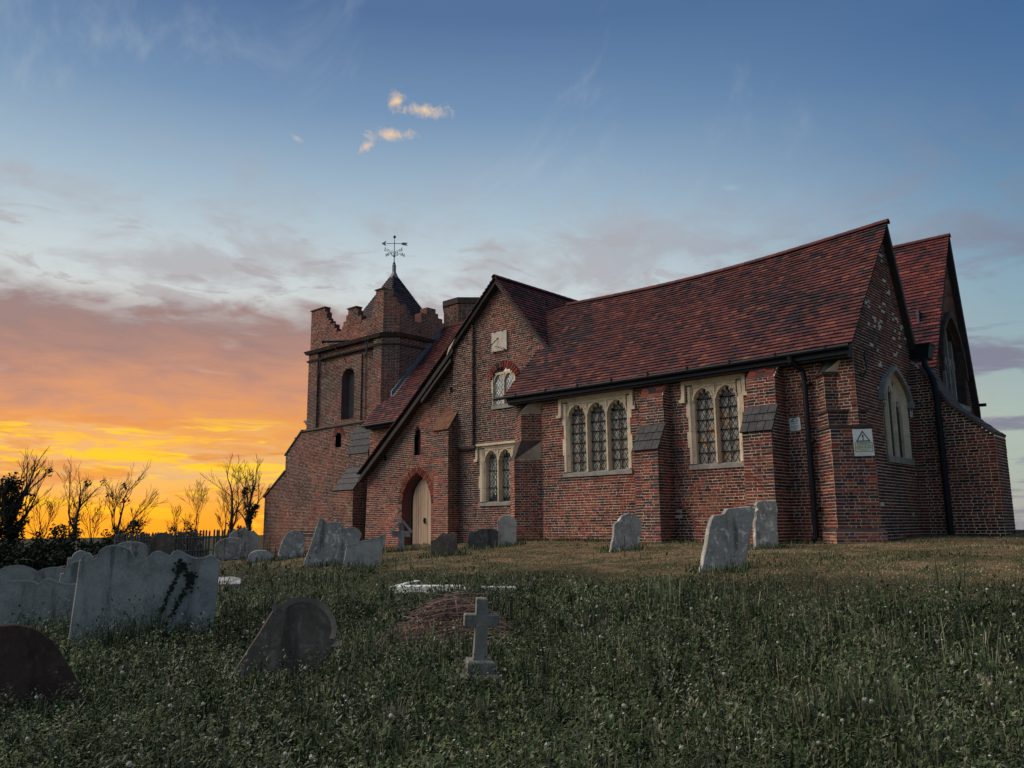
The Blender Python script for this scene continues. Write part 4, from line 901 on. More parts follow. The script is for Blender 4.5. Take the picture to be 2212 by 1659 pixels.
# --- build what the engines collected; the largest-looking bricks and tiles become parts of their own
def vis_area(fr, u0, u1, z0, z1):
    c = Vector(fr.p((u0+u1)/2, (z0+z1)/2)); v = CAM-c; d = v.length; k = fr.n.dot(v)/d
    return (u1-u0)*(z1-z0)*max(0, k)/(d*d)
def shown(key, b):
    c = b[0].p((b[1]+b[2])/2, (b[3]+b[4])/2)
    if c[2] < 1.5 or c[2] > 5.1: return False
    if key == 'chapel_wall': return not (-12.3 < c[0] < -11.0 or -9.2 < c[0] < -7.9 or c[0] > -7.35 or c[0] < -16 or (-7.66 < c[0] < -7.3))
    return key in ('b1', 'b2', 'se') and b[0].n.y < -.3
cand = sorted(((vis_area(b[0], *b[1:5]), key, i) for key in ('chapel_wall', 'b1', 'b2', 'se') for i, b in enumerate(PARTS[key]['b']) if shown(key, b)), reverse=True)[:300]
single = {}
for a, key, i in cand: single.setdefault(key, set()).add(i)
def rsize(t):
    rf, a, b, s, e = t[:5]; c = Vector(rf.p((a+b)/2, (s+e)/2)); v = CAM-c; d = v.length; return (b-a)*(e-s)*max(0, rf.n.dot(v)/d)/(d*d)
tc_ = sorted(((rsize(t), i) for i, t in enumerate(PARTS['chapel_roof']['t']) if t[2]-t[1] > .15), reverse=True)[:300]; tsingle = {i for _, i in tc_}
for key, P in PARTS.items():
    wall_o = P['m'].build(P['name'], M['mortar'] if 't' not in P else M['board'], CHURCH)
    sg = single.get(key, ()); mb = MB()
    for i, b in enumerate(P['b']):
        g_ = brick_geom(*b[:5])
        if i in sg:
            m1 = MB(); m1.hexa(g_, (1, 1, 1), False); o = m1.build('brick', M['brick'], wall_o, origin=b[0].p((b[1]+b[2])/2, (b[3]+b[4])/2)); o.color = (*b[5], 1)
        else: mb.hexa(g_, b[5], False)
    for pts, c in P['extra']: mb.hexa(pts, c, False)
    if mb.f: mb.build('brickwork', M['brick'], wall_o)['kind'] = 'stuff'
    mb = MB()
    for i, t in enumerate(P.get('t', ())):
        g_ = tile_geom(t)
        if key == 'chapel_roof' and i in tsingle:
            m1 = MB(); m1.hexa(g_, (1, 1, 1), False); o = m1.build('tile', M['tile'], wall_o, origin=t[0].p((t[1]+t[2])/2, (t[3]+t[4])/2)); o.color = (*t[7], 1)
        else: mb.hexa(g_, t[7], False)
    if mb.f: mb.build('tiling', M['tile'], wall_o)['kind'] = 'stuff'
    for nm, mb, mt in P.get('objs', ()): mb.build(nm, mt, wall_o)
# --- weathervane (turns on the spire: a thing of its own)
VX, VY = sp_c.x, sp_c.y
vane = tag(empty('weathervane', (VX, VY, 15.05)), 'gilt arrow weathervane with scrolled compass letters on the tower spire', 'weathervane')
m_ = MB(); m_.tube([(0, 0, 0), (0, 0, .2), (0, 0, 1.52)], [.035, .025, .016], 6); m_.tube([(.07, .02, 0), (.05, .02, .12), (0, 0, .24)], .02, 5); m_.tube([(-.07, -.02, 0), (-.05, -.02, .12), (0, 0, .24)], .02, 5)
m_.tube([(0, 0, .46), (0, 0, .49), (0, 0, .52)], [.02, .07, .02], 8); m_.build('pole', M['iron'], vane)
m_ = MB(); K = 8
m_.tube([(0, 0, 1.50+.075*(1-math.cos(math.pi*k/K))) for k in range(K+1)], [max(.004, .075*math.sin(math.pi*k/K)) for k in range(K+1)], 10); m_.build('ball', M['iron'], vane, smooth=True)
ad_ = Vector((.736, .677, 0)).normalized(); arw = lambda t, z: (ad_.x*t, ad_.y*t, z)
m_ = MB(); m_.tube([arw(-.45, 1.215), arw(0, 1.215), arw(.4, 1.19)], .016, 6); m_.build('arrow_shaft', M['iron'], vane)
def flat(pts, th, name, mt, par, dirv=ad_):
    mb = MB(); s = Vector((-dirv.y, dirv.x, 0))*th/2; n = len(pts); A = [Vector((dirv.x*t, dirv.y*t, z))+s for t, z in pts]; B = [Vector((dirv.x*t, dirv.y*t, z))-s for t, z in pts]
    mb.poly(A); mb.poly(list(reversed(B)))
    for i in range(n): mb.poly([A[i], B[i], B[(i+1) % n], A[(i+1) % n]])
    return mb.build(name, M[mt], par)
flat([(-.68, 1.215), (-.44, 1.36), (-.48, 1.215), (-.44, 1.07)], .02, 'arrow_head', 'gold', vane)
flat([(.34, 1.19), (.42, 1.26), (.70, 1.24), (.62, 1.17), (.70, 1.08), (.42, 1.12)], .02, 'arrow_tail', 'gold', vane)
def text_mesh(s, size, name, mt, parent, M4, ext=.004):
    cu = bpy.data.curves.new('txt', 'FONT'); cu.body = s; cu.size = size; cu.extrude = ext; cu.align_x = 'CENTER'; cu.align_y = 'CENTER'; cu.resolution_u = 3
    to = bpy.data.objects.new('txt', cu); COL.objects.link(to); dg = bpy.context.evaluated_depsgraph_get(); me = bpy.data.meshes.new_from_object(to.evaluated_get(dg)); bpy.data.objects.remove(to)
    me.transform(M4); me.materials.clear(); me.materials.append(mt); o = bpy.data.objects.new(name, me); COL.objects.link(o); o.parent = parent
    return o
for ch_, d_ in (('N', (0, 1)), ('E', (1, 0)), ('S', (0, -1)), ('W', (-1, 0))):
    d_ = Vector((*d_, 0)); mb = MB(); pt = lambda t, z: (d_.x*t, d_.y*t, z)
    sc_ = [pt(.02, .56), pt(.10, .54), pt(.20, .60), pt(.34, .74), pt(.42, .80), pt(.48, .77), pt(.49, .70), pt(.44, .66), pt(.40, .70), pt(.43, .73)]
    mb.tube(sc_, .012, 5); mb.tube([pt(.05, .62)]+[pt(.15+.08*math.cos(a), .70+.08*math.sin(a)) for a in [3.6-.6*i for i in range(9)]], .010, 5); mb.build('scroll_arm', M['iron'], vane)
    X = d_; Z = Vector((0, 0, 1)); Y = Z.cross(X)
    # letter stands upright at the end of the arm, in the arm's plane
    M4 = Matrix(((X.x, 0, -Y.x, d_.x*.60), (X.y, 0, -Y.y, d_.y*.60), (0, 1, 0, .72), (0, 0, 0, 1)))
    text_mesh(ch_, .27, 'compass_letter', M['iron'], vane, M4, .01)
# --- notices on the wall
def sign(name, fr, u, z, w, h, label, tilt=0.0):
    root = tag(empty(name, fr.p(u, z, .02)), label, 'sign')
    R3 = Matrix(((fr.u.x, 0, fr.n.x, 0), (fr.u.y, 0, fr.n.y, 0), (0, 1, 0, 0), (0, 0, 0, 1)))@Matrix.Rotation(tilt, 4, 'Z')
    def pl(x0, x1, y0, y1, d0, d1, nm, mt):
        mb = MB(); pts = [(x0, y0, d1), (x1, y0, d1), (x1, y1, d1), (x0, y1, d1), (x0, y0, d0), (x1, y0, d0), (x1, y1, d0), (x0, y1, d0)]; mb.hexa([tuple(R3@Vector(p)) for p in pts]); return mb.build(nm, M[mt], root)
    def tri(pts, d, nm, mt):
        mb = MB(); n = len(pts); mb.poly([tuple(R3@Vector((x, y, d))) for x, y in pts]); mb.poly([tuple(R3@Vector((x, y, d-.003))) for x, y in reversed(pts)])
        return mb.build(nm, M[mt], root)
    def tx(s, x, y, size): text_mesh(s, size, 'lettering', M['ink'], root, R3@Matrix.Translation((x, y, .012)), .0005)
    pl(-w/2, w/2, -h/2, h/2, 0, .008, 'board', 'white')
    return root, pl, tri, tx
frSE = Fr((-6.815, 17.555), (1, 1), (1, -1))
r, pl, tri, tx = sign('warning_sign', frSE, .70, 3.315, .43, .58, 'white warning notice with exclamation triangle on the corner buttress', .03)
for a, b in (((0, .24), (-.14, .03)), ((0, .24), (.14, .03)), ((-.14, .03), (.14, .03))):
    d = Vector(b)-Vector(a); n = Vector((-d.y, d.x)).normalized()*.011; e = d.normalized()*.012; a, b = Vector(a)-e, Vector(b)+e
    tri([tuple(a+n), tuple(b+n), tuple(b-n), tuple(a-n)], .0105, 'triangle_edge', 'ink')
tri([(-.02, .165), (.02, .165), (.008, .085), (-.008, .085)], .011, 'exclamation_mark', 'ink'); tri([(.016*math.cos(.7*k), .058+.014*math.sin(.7*k)) for k in range(9)], .011, 'exclamation_dot', 'ink')
pl(-.195, .195, -.205, .005, .006, .0095, 'panel_border', 'ink'); pl(-.183, .183, -.194, -.006, .008, .011, 'panel', 'pale')
tx('WARNING', 0, -.035, .062); tx('UNEVEN GROUND', 0, -.082, .040); tx('HIDDEN HAZARDS', 0, -.118, .040)
pl(-.15, .15, -.156, -.150, .01, .0118, 'fine_print', 'ink'); pl(-.10, .10, -.178, -.173, .01, .0118, 'fine_print', 'ink'); pl(-.15, .15, -.245, -.243, .007, .0095, 'fine_print', 'ink'); pl(-.15, .15, -.262, -.260, .007, .0095, 'fine_print', 'ink')
r, pl, tri, tx = sign('climbing_sign', frA, -7.765, 3.835, .26, .30, 'small white caution notice on the brick wall beside the downpipe', .03)
for a, b in (((-.02, .145), (-.085, .07)), ((.03, .145), (.085, .07)), ((-.085, .07), (.085, .07))):
    d = Vector(b)-Vector(a); n = Vector((-d.y, d.x)).normalized()*.007; a, b = Vector(a), Vector(b); tri([tuple(a+n), tuple(b+n), tuple(b-n), tuple(a-n)], .0105, 'triangle_edge', 'ink')
tri([(-.045, .085), (-.02, .10), (.0, .12), (.03, .14), (.02, .145), (-.02, .118), (-.05, .10)], .0105, 'pictogram', 'ink')
tx('Caution', 0, .025, .045); tx('Anti climb', 0, -.045, .042); tx('paint', 0, -.09, .042)
for x in (-.115, .115):
    for y in (-.135, .135): pl(x-.008, x+.008, y-.008, y+.008, .006, .012, 'screw', 'iron')
r, pl, tri, tx = sign('wall_notice', frE, 21.64, 4.36, .22, .33, 'narrow white notice on the east gable right of the traceried window')
pl(-.03, .03, -.02, .13, .008, .011, 'pictogram', 'ink'); pl(-.08, .08, -.13, -.06, .008, .011, 'panel', 'pale')
# ------------------------------------------------------------------ gravestones
def stone_mat(name, col, lich, dark, amt=.6, sc=7):
    return mat(name, col, .92, .6, 35, .28, 3.5, .2, stain=[(sc, .53, .64, lich, min(1, amt*1.15), .8), (3.0, .52, .64, dark, .8, .2), (sc*2.6, .58, .66, lich, amt*.8, 1.0)])
G = {}
G['grey'] = stone_mat('grey_headstone', (.34, .315, .275), (.44, .41, .355), (.12, .11, .10), .6)
G['lichen'] = stone_mat('lichened_headstone', (.29, .27, .24), (.62, .585, .52), (.085, .078, .07), .95, 7)
G['pale'] = stone_mat('pale_headstone', (.42, .41, .38), (.66, .64, .58), (.16, .15, .14), .6)
G['rust'] = stone_mat('rusty_brown_headstone', (.072, .042, .032), (.115, .072, .052), (.028, .02, .018), .7)
G['brown'] = stone_mat('brown_headstone', (.135, .105, .083), (.23, .195, .155), (.055, .045, .038), .7)
G['black'] = stone_mat('black_headstone', (.055, .052, .055), (.13, .115, .10), (.02, .02, .024), .5)
G['moss'] = mat('moss_cushion', (.10, .10, .035), .95, .8, 60, .4, 8, .1)
G['edge'] = mat('skylit_edge', (.36, .33, .285), .92, .6, 45, .3, 5, .2, stain=[(12, .55, .7, (.26, .24, .2), .6, 1)])  # paler than the stones: skylight on their tops put into the colour
def prof_round(w, h, sh=.0, n=14):      # round top, optional shoulders
    a = w/2-sh; r = [(-w/2, 0), (w/2, 0), (w/2, h-a-(.0 if not sh else .04))]
    if sh: r += [(w/2, h-a*.95), (a+.0, h-a*.95)]
    r += [(a*math.cos(math.pi*i/n), h-a*.9+a*.9*math.sin(math.pi*i/n)) for i in range(1, n)]
    if sh: r += [(-a, h-a*.95), (-w/2, h-a*.95)]
    else: r += [(-w/2, h-a-.0)]
    return r
def prof_seg(w, h, k=.25, n=12):        # segmental top
    return [(-w/2, 0), (w/2, 0)]+[(w/2*math.cos(math.pi*i/n), h-w*k*(1-math.sin(math.pi*i/n))) for i in range(n+1)]
def prof_ogee(w, h, n=24):              # serpentine top: hump in the middle, ears at the ends
    return [(-w/2, 0), (w/2, 0)]+[(w/2-w*i/n, h-.16*w*(1-.5*(1+math.cos(2*math.pi*(i/n-.5)*1.0)))+.05*w*math.cos(6*math.pi*(i/n-.5))-.03*w) for i in range(n+1)]
def prof_wave(w, h, humps, amp, n=40):  # double headstone with several scrolls along the top
    return [(-w/2, 0), (w/2, 0)]+[(w/2-w*i/n, h-amp*(1-abs(math.sin(math.pi*humps*i/n))**.7)-.3*amp*(abs(i/n-.5)*2)**4) for i in range(n+1)]
def rough(pts, amt, seed):
    r = random.Random(seed); o = []
    for i, p in enumerate(pts):
        q = pts[(i+1) % len(pts)]; d = math.hypot(q[0]-p[0], q[1]-p[1]); n = max(1, int(d/.12)); o.append((p[0]+r.uniform(-amt, amt)*(p[1] > .05), p[1]+r.uniform(-amt, amt)*(p[1] > .05)))
        for k in range(1, n): t = k/n; o.append((p[0]+(q[0]-p[0])*t+r.uniform(-amt, amt), p[1]+(q[1]-p[1])*t+(r.uniform(-amt, amt) if p[1] > .05 or q[1] > .05 else 0)))
    return o
def slab(pts, th, name, mt, parent, bev=.012):
    """an upright slab with softened arrises: outline in local y (sideways) and z, front towards +x"""
    mb = MB(); n = len(pts); cx = sum(p[0] for p in pts)/n; cz = sum(p[1] for p in pts)/n
    def ins(p, b): d = math.hypot(p[0]-cx, p[1]-cz) or 1; return (p[0]-(p[0]-cx)/d*b, p[1]-(p[1]-cz)/d*b)
    R0 = [(th/2, *ins(p, bev)) for p in pts]; R1 = [(th/2-bev, *p) for p in pts]; R2 = [(-th/2+bev, *p) for p in pts]; R3 = [(-th/2, *ins(p, bev)) for p in pts]
    mb.poly(R0); mb.poly(list(reversed(R3)))
    for A, B in ((R0, R1), (R1, R2), (R2, R3)):
        for i in range(n): j = (i+1) % n; mb.poly([A[i], B[i], B[j], A[j]])
    return mb.build(name, mt, parent)
def grave(x, y, w, h, pts, mt, label, lean=0, back=0, yaw=0, th=.11, group=None, amt=.008, name='headstone', sink=.25, body_name='stone'):
    """lean: sideways (degrees, + to the right seen from its face); back: tilt backwards; yaw: turn of the face from due east"""
    z = Hn(x, y); root = tag(empty(name, (x, y, z-.03), 0), label, 'gravestone', group)
    root.rotation_euler = Matrix.Rotation(math.radians(yaw), 4, 'Z').to_3x3().__matmul__(Matrix.Rotation(math.radians(-back), 3, 'Y')).__matmul__(Matrix.Rotation(math.radians(-lean), 3, 'X')).to_euler()
    pts = [(p[0], p[1] if p[1] > 0 else -sink) for p in pts]
    o = slab(rough(pts, amt, int(x*100+y*10)), th, body_name, mt, root)
    return root, o
def capping(root, pts, th, k0, k1, mt, name='lit_top_edge', t=.012):
    """pale strip: skylight on the top edge put into its colour"""
    mb = MB(); seg = pts[k0:k1]
    for a, b in zip(seg[:-1], seg[1:]): mb.hexa([(th/2+.006, a[0], a[1]-.012), (th/2+.006, b[0], b[1]-.012), (th/2+.004, b[0], b[1]+t), (th/2+.004, a[0], a[1]+t), (-th/2-.006, a[0], a[1]-.012), (-th/2-.006, b[0], b[1]-.012), (-th/2-.004, b[0], b[1]+t), (-th/2-.004, a[0], a[1]+t)])
    mb.build(name, mt, root)
GR = 'headstones in the churchyard'
# big double stone and its neighbour on the left
p = prof_wave(1.72, 1.16, 1, .0)
big = [(-.86, 0), (.86, 0), (.86, 1.08), (.80, 1.11), (.74, 1.15)]+[(.74-.36*i/8, 1.15-.055*math.sin(math.pi*i/8)+.02*(i/8)) for i in range(1, 9)]+[(.30, 1.20), (.25, 1.18), (.22, 1.12)]+[(.19-.20*i/6, 1.12+.06*math.sin(math.pi*.5*i/6*1.6)) for i in range(1, 7)]+[(-.04, 1.11), (-.06, 1.08)]+[(-.115-.06*math.cos(math.pi*i/6), 1.10+.075*math.sin(math.pi*i/6)) for i in range(6, -1, -1)][::-1][::-1]+[(-.20, 1.08), (-.23, 1.10)]+[(-.45+.20*math.cos(math.pi*i/10), 1.12+.12*math.sin(math.pi*i/10)) for i in range(1, 10)]+[(-.66, 1.08), (-.70, 1.05)]+[(-.775+.06*math.cos(math.pi*i/6), 1.05+.08*math.sin(math.pi*i/6)) for i in range(0, 7)]+[(-.86, 1.04)]
r_, o_ = grave(-11.02, 4.83, 1.72, 1.16, big, G['grey'], 'wide grey double headstone with wavy top and climbing ivy stems', 3, 2, -24, .12, GR, .004)
capping(r_, [q for q in big], .12, 3, len(big)-1, G['edge'])
ivy_ = MB(); ri = random.Random(5)
for k, pth in enumerate(([(.10, .02), (.12, .25), (.20, .45), (.26, .66), (.34, .90), (.37, 1.02)], [(.16, .02), (.24, .22), (.32, .40), (.42, .62), (.52, .84), (.50, .86)])):
    st_ = MB(); st_.tube([(.072, a, b) for a, b in pth], .006, 4); st_.build('ivy_stem', G['brown'], r_)
    for (a, b), (c, d) in zip(pth[:-1], pth[1:]):
        for j in range(26 if b > .25 else 10):
            t = ri.random(); u, v = a+(c-a)*t+ri.gauss(0, .015), b+(d-b)*t+ri.gauss(0, .015); s = ri.uniform(.012, .026); an = ri.random()*6.28
            ivy_.poly([(.078+ri.uniform(0, .03), u+s*math.cos(an+q), v+s*math.sin(an+q)) for q in (0, 1.6, 3.1, 4.7)])
    for j in range(60): u, v = pth[-1][0]+ri.gauss(0, .04), pth[-1][1]+ri.gauss(-.03, .05); s = ri.uniform(.012, .026); an = ri.random()*6.28; ivy_.poly([(.078+ri.uniform(0, .03), u+s*math.cos(an+q), v+s*math.sin(an+q)) for q in (0, 1.6, 3.1, 4.7)])
ivy_.build('ivy_leaves', mat('ivy_leaf', (.022, .027, .016), .8), r_)['kind'] = 'stuff'
dbl = [(-.66, 0), (.62, 0), (.62, .72), (.55, .78)]+[(.55-.42*i/10, .80-.05*math.sin(math.pi*i/10)+.035*i/10) for i in range(1, 11)]+[(.06, .82), (.0, .74)]+[(0-.5*i/12, .76+.05*math.sin(math.pi*i/12)-.06*i/12) for i in range(1, 13)]+[(-.66, .68)]
r_, o_ = grave(-13.2, 4.15, 1.28, .8, dbl, G['grey'], 'grey double headstone with scrolled top beside the ivy grown one', 6, 3, -20, .11, GR, .004); capping(r_, dbl, .11, 3, len(dbl)-1, G['edge'])
rust = [(-.70, 0), (.56, 0), (.56, .10), (.50, .13), (.44, .16), (.36, .25), (.26, .40), (.17, .53), (.09, .62), (.0, .69), (-.10, .735), (-.22, .755), (-.34, .745), (-.46, .71), (-.58, .64), (-.66, .55), (-.70, .44)]
r_, o_ = grave(-7.95, 2.48, 1.1, .8, [(q[0]*.98+.08, q[1]*1.02) for q in rust], G['rust'], 'dark rust brown headstone with sloping shoulder, leaning in the weeds', 4, 8, -18, .10, GR, .003, sink=.3)
tl = [(-.36, 0), (.36, 0), (.36, .60), (.385, .63), (.385, .67), (.315, .68)]+[(.305*math.cos(math.pi*i/16), .66+.235*math.sin(math.pi*i/16)) for i in range(0, 17)]+[(-.315, .68), (-.385, .67), (-.385, .63), (-.36, .60)]
r_, o_ = grave(-7.35, 4.48, .68, .9, tl, G['brown'], 'brown round topped headstone leaning far over, with moulded edge', 31, 6, -31, .12, GR, .003, sink=.30)
m_ = MB(); inn = [(q[0]*.86, .04+q[1]*.90) for q in tl]; n = len(tl)
for i in range(2, n-1): a, b, c, d = tl[i], tl[(i+1) % n], inn[(i+1) % n], inn[i]; m_.poly([(.075, *a), (.075, *b), (.062, *c), (.062, *d)]); m_.poly([(.075, *a), (.075, *b), (.055, *b), (.055, *a)])
m_.build('moulded_edge', mat('pale_moulding', (.24, .19, .15), .9, .5, 40, .3, 5), r_)  # moulding paler than the slab face
# stones along the rear of the left group
r_, o_ = grave(-15.9, 5.0, 1.0, .8, prof_wave(1.2, .84, 2, .10), G['grey'], 'grey scrolled headstone standing behind the grey double headstone', 5, 3, -18, .10, GR)
capping(r_, prof_wave(1.2, .84, 2, .10), .10, 2, 43, G['edge'])
pr = prof_round(.56, .86, .05); r_, o_ = grave(-15.2, 5.45, .56, .86, pr, G['grey'], 'small round headed stone with shoulders behind the grey double headstone', 4, 2, -19, .10, GR); capping(r_, pr, .1, 2, len(pr)-1, G['edge'])
grave(-20.6, 7.45, .5, .98, prof_round(.52, 1.0, .09), G['grey'], 'dim grey round headed headstone with square shoulders in front of the dark hedge', 0, 0, -20, .1, GR)
grave(-18.7, 6.45, .55, .72, prof_seg(.55, .72, .3), G['brown'], 'low brown headstone beside the dim round headed stone', 2, 0, -18, .1, GR)
grave(-20.1, 7.95, .9, .78, prof_seg(.95, .84, .16), G['brown'], 'broad brown headstone with shallow curved top behind the ivy grown one', 3, 0, -20, .1, GR)
grave(-24.8, 10.35, .85, .95, prof_seg(.92, .97, .24), G['lichen'], 'broad lichen spotted headstone with curved top before the paling fence', 2, 0, -22, .11, GR)
grave(-27.1, 12.3, .7, 1.1, prof_round(.74, 1.12), G['brown'], 'tall round arched brown headstone before the paling fence', 1, 0, -24, .1, GR)
grave(-24.95, 13.65, 1.0, .66, prof_seg(1.1, .74, .30), G['lichen'], 'broad lichened headstone with half round top near the tower', 1, 0, -28, .12, GR)
grave(-26.5, 14.9, .9, .9, prof_ogee(.98, 1.02), G['grey'], 'grey serpentine topped headstone behind the half round one near the tower', 1, 0, -28, .11, GR)
grave(-21.05, 12.4, .7, .3, prof_seg(.72, .34, .32), G['pale'], 'low pale curved headstone sunk deep in the weeds', 6, 0, -30, .12, GR)
grave(-19.9, 12.6, .68, .72, prof_round(.64, .80, .03), G['lichen'], 'lichened round headed headstone leaning right in front of the tower', 12, 4, -32, .12, GR, .014)
pw = prof_wave(1.02, .98, 2.5, .09); r_, o_ = grave(-15.72, 10.93, 1.0, .95, pw, G['lichen'], 'tall scroll topped headstone leaning right with dark streaks, by the tower buttress', 17, 3, -36, .12, GR, .008); capping(r_, pw, .12, 2, 43, G['edge'])
brk = [(-.38, 0), (.38, 0), (.40, .80), (.28, .74), (.24, .68), (.10, .66), (.04, .60), (-.08, .58), (-.18, .50), (-.30, .47), (-.38, .42)]
r_, o_ = grave(-14.4, 10.85, .76, .74, brk, G['grey'], 'broken grey headstone with ragged sloping top beside the scroll topped one', 10, 3, -37, .11, GR, .012); capping(r_, brk, .11, 2, 11, G['edge'])
# stones by the south wall
grave(-10.2, 14.5, .58, .8, rough([(-.29, 0), (.29, 0), (.29, .55), (.26, .70), (.14, .80), (-.04, .82), (-.16, .74), (-.24, .60), (-.29, .52)], .01, 3), G['lichen'], 'leaning grey lichened headstone with worn round top before the three light window', 14, 2, -40, .13, GR, .012)
r_, o_ = grave(-6.62, 12.08, .66, 1.1, [(-.33, 0), (.33, 0), (.35, .66), (.33, 1.12), (.24, 1.14), (.12, 1.10), (.0, 1.04), (-.10, 1.0), (-.16, .90), (-.30, .84), (-.33, .78)], G['lichen'], 'tall lichen blotched headstone with broken shoulder leaning in the dry grass', 16, 2, -42, .17, GR, .012)
r_, o_ = grave(-7.5, 15.55, .46, .95, [(-.22, 0), (.22, 0), (.23, .90), (.20, .97), (-.06, .98), (-.17, .95), (-.20, .88), (-.17, .80), (-.21, .74), (-.20, .64), (-.22, .55)], G['lichen'], 'narrow upright lichened slab standing against the buttress', 3, 1, -45, .15, GR, .010)
grave(-13.98, 12.85, .62, .56, [(-.31, 0), (.31, 0), (.31, .52), (.24, .56), (.16, .54), (.12, .50), (-.02, .54), (-.14, .46), (-.20, .38), (-.31, .36)], G['brown'], 'low broken brown headstone in front of the transept corner', 1, 2, -42, .13, GR, .014)
grave(-14.55, 14.65, .75, .5, [(-.36, 0), (.38, 0), (.38, .50), (.2, .55), (-.05, .50), (-.22, .42), (-.36, .40)], G['black'], 'low black streaked slab leaning against the transept wall', 6, 12, -44, .10, GR, .012)
grave(-14.32, 15.3, .5, .75, prof_round(.50, .78), G['grey'], 'small grey round topped headstone with white lichen beside the black slab', 3, 3, -46, .11, GR, .010)
# cross near the camera
cr = tag(empty('stone_cross', (-5.40, 5.40, Hn(-5.4, 5.4)-.02), math.radians(-45)), 'weathered grey stone cross on stepped plinth beside the heap of sticks', 'cross')
cr.rotation_euler = (math.radians(-2), math.radians(1.5), math.radians(-38))
def blk_(name, x, y, z0, z1, par, mt, x2=None, y2=None, yc=0.0, amt=.0):
    mb = MB(); x2 = x2 or x; y2 = y2 or y; b = .012
    mb.hexa([(-x, yc-y, z0), (x, yc-y, z0), (x, yc+y, z0), (-x, yc+y, z0), (-x2, yc-y2, z1-b), (x2, yc-y2, z1-b), (x2, yc+y2, z1-b), (-x2, yc+y2, z1-b)]); mb.hexa([(-x2, yc-y2, z1-b), (x2, yc-y2, z1-b), (x2, yc+y2, z1-b), (-x2, yc+y2, z1-b), (-x2+b, yc-y2+b, z1), (x2-b, yc-y2+b, z1), (x2-b, yc+y2-b, z1), (-x2+b, yc+y2-b, z1)])
    return mb.build(name, mt, par)
cs_ = G['crs'] = stone_mat('cross_stone', (.19, .178, .155), (.29, .27, .235), (.07, .066, .06), .6, 12)
blk_('plinth', .19, .19, -.25, .125, cr, cs_); blk_('plinth', .115, .115, .125, .235, cr, cs_, .12, .12); blk_('shaft', .058, .062, .23, .585, cr, cs_, .048, .050); blk_('arm', .050, .155, .53, .635, cr, cs_); blk_('head', .049, .052, .635, .775, cr, cs_)
blk_('arm_joint', .0505, .053, .525, .64, cr, cs_)
# little gabled cross by the door
dc = tag(empty('gabled_cross', (-16.5, 13.7, Hn(-16.5, 13.7)), math.radians(-42)), 'small grey roofed stone cross in front of the wooden door', 'cross'); gs = G['lichen']
gs = stone_mat('roofed_cross_stone', (.27, .255, .245), (.40, .39, .33), (.15, .14, .14), .4, 10)
blk_('shaft', .06, .075, -.2, .46, dc, gs); blk_('arm', .055, .235, .36, .50, dc, gs); blk_('head', .05, .06, .50, .70, dc, gs)
for s in (-1, 1):
    mb = MB(); a, b = (s*.255, .44), (0, .76); d = Vector((b[0]-a[0], b[1]-a[1])).normalized(); n = Vector((-d.y, d.x))*(.06 if s < 0 else -.06)
    mb.hexa([(-.10, a[0], a[1]), (-.10, b[0], b[1]), (-.10, b[0]-n.x*0, b[1]+.075), (-.10, a[0]+n.x*.7, a[1]+n.y*.7+.02), (.10, a[0], a[1]), (.10, b[0], b[1]), (.10, b[0], b[1]+.075), (.10, a[0]+n.x*.7, a[1]+n.y*.7+.02)]); mb.build('roof_slab', G['edge'] if s < 0 else gs, dc)  # left slab paler: its lit side is put into the colour
# white marble kerb lying in the weeds
kb = tag(empty('grave_kerb', (-9.7, 9.1, Hn(-9.7, 9.1))), 'broken white marble grave kerb half hidden in the weeds', 'grave kerb'); wm = mat('white_marble', (.74, .73, .68), .7, .5, 30, .15, 5, .4, stain=[(9, .56, .7, (.42, .40, .36), .5, 1)])
for (x0, y0, x1, y1, h) in ((-1.05, -.30, .10, .12, .06), (.05, .10, .55, .02, .03), (.55, .02, 1.15, .28, .07), (-1.1, -.3, -1.2, .3, .05)):
    mb = MB(); d = Vector((x1-x0, y1-y0, 0)).normalized(); s = Vector((-d.y, d.x, 0))*.08; A, B = Vector((x0, y0, 0)), Vector((x1, y1, 0))
    dz_ = lambda q: Hn(-9.7+q.x, 9.1+q.y)-Hn(-9.7, 9.1)
    P8 = [A-s, B-s, B+s, A+s]; mb.hexa([(q.x, q.y, dz_(q)-.1) for q in P8]+[(q.x, q.y, dz_(q)+h+.03) for q in P8]); mb.build('kerb_length', wm, kb)
fs_ = tag(empty('fallen_slab', (-15.3, 8.25, Hn(-15.3, 8.25))), 'pale broken slab lying on the bank beside the ivy grown headstone', 'stone slab')
slab_o = slab(rough([(-.30, -.2), (.3, -.18), (.32, .12), (.1, .24), (-.2, .2)], .03, 9), .10, 'slab', G['pale'], fs_); slab_o.rotation_euler = (math.radians(90), 0, math.radians(60)); slab_o.rotation_euler = (0, math.radians(-72), math.radians(-30)); slab_o.location = (0, 0, .08)
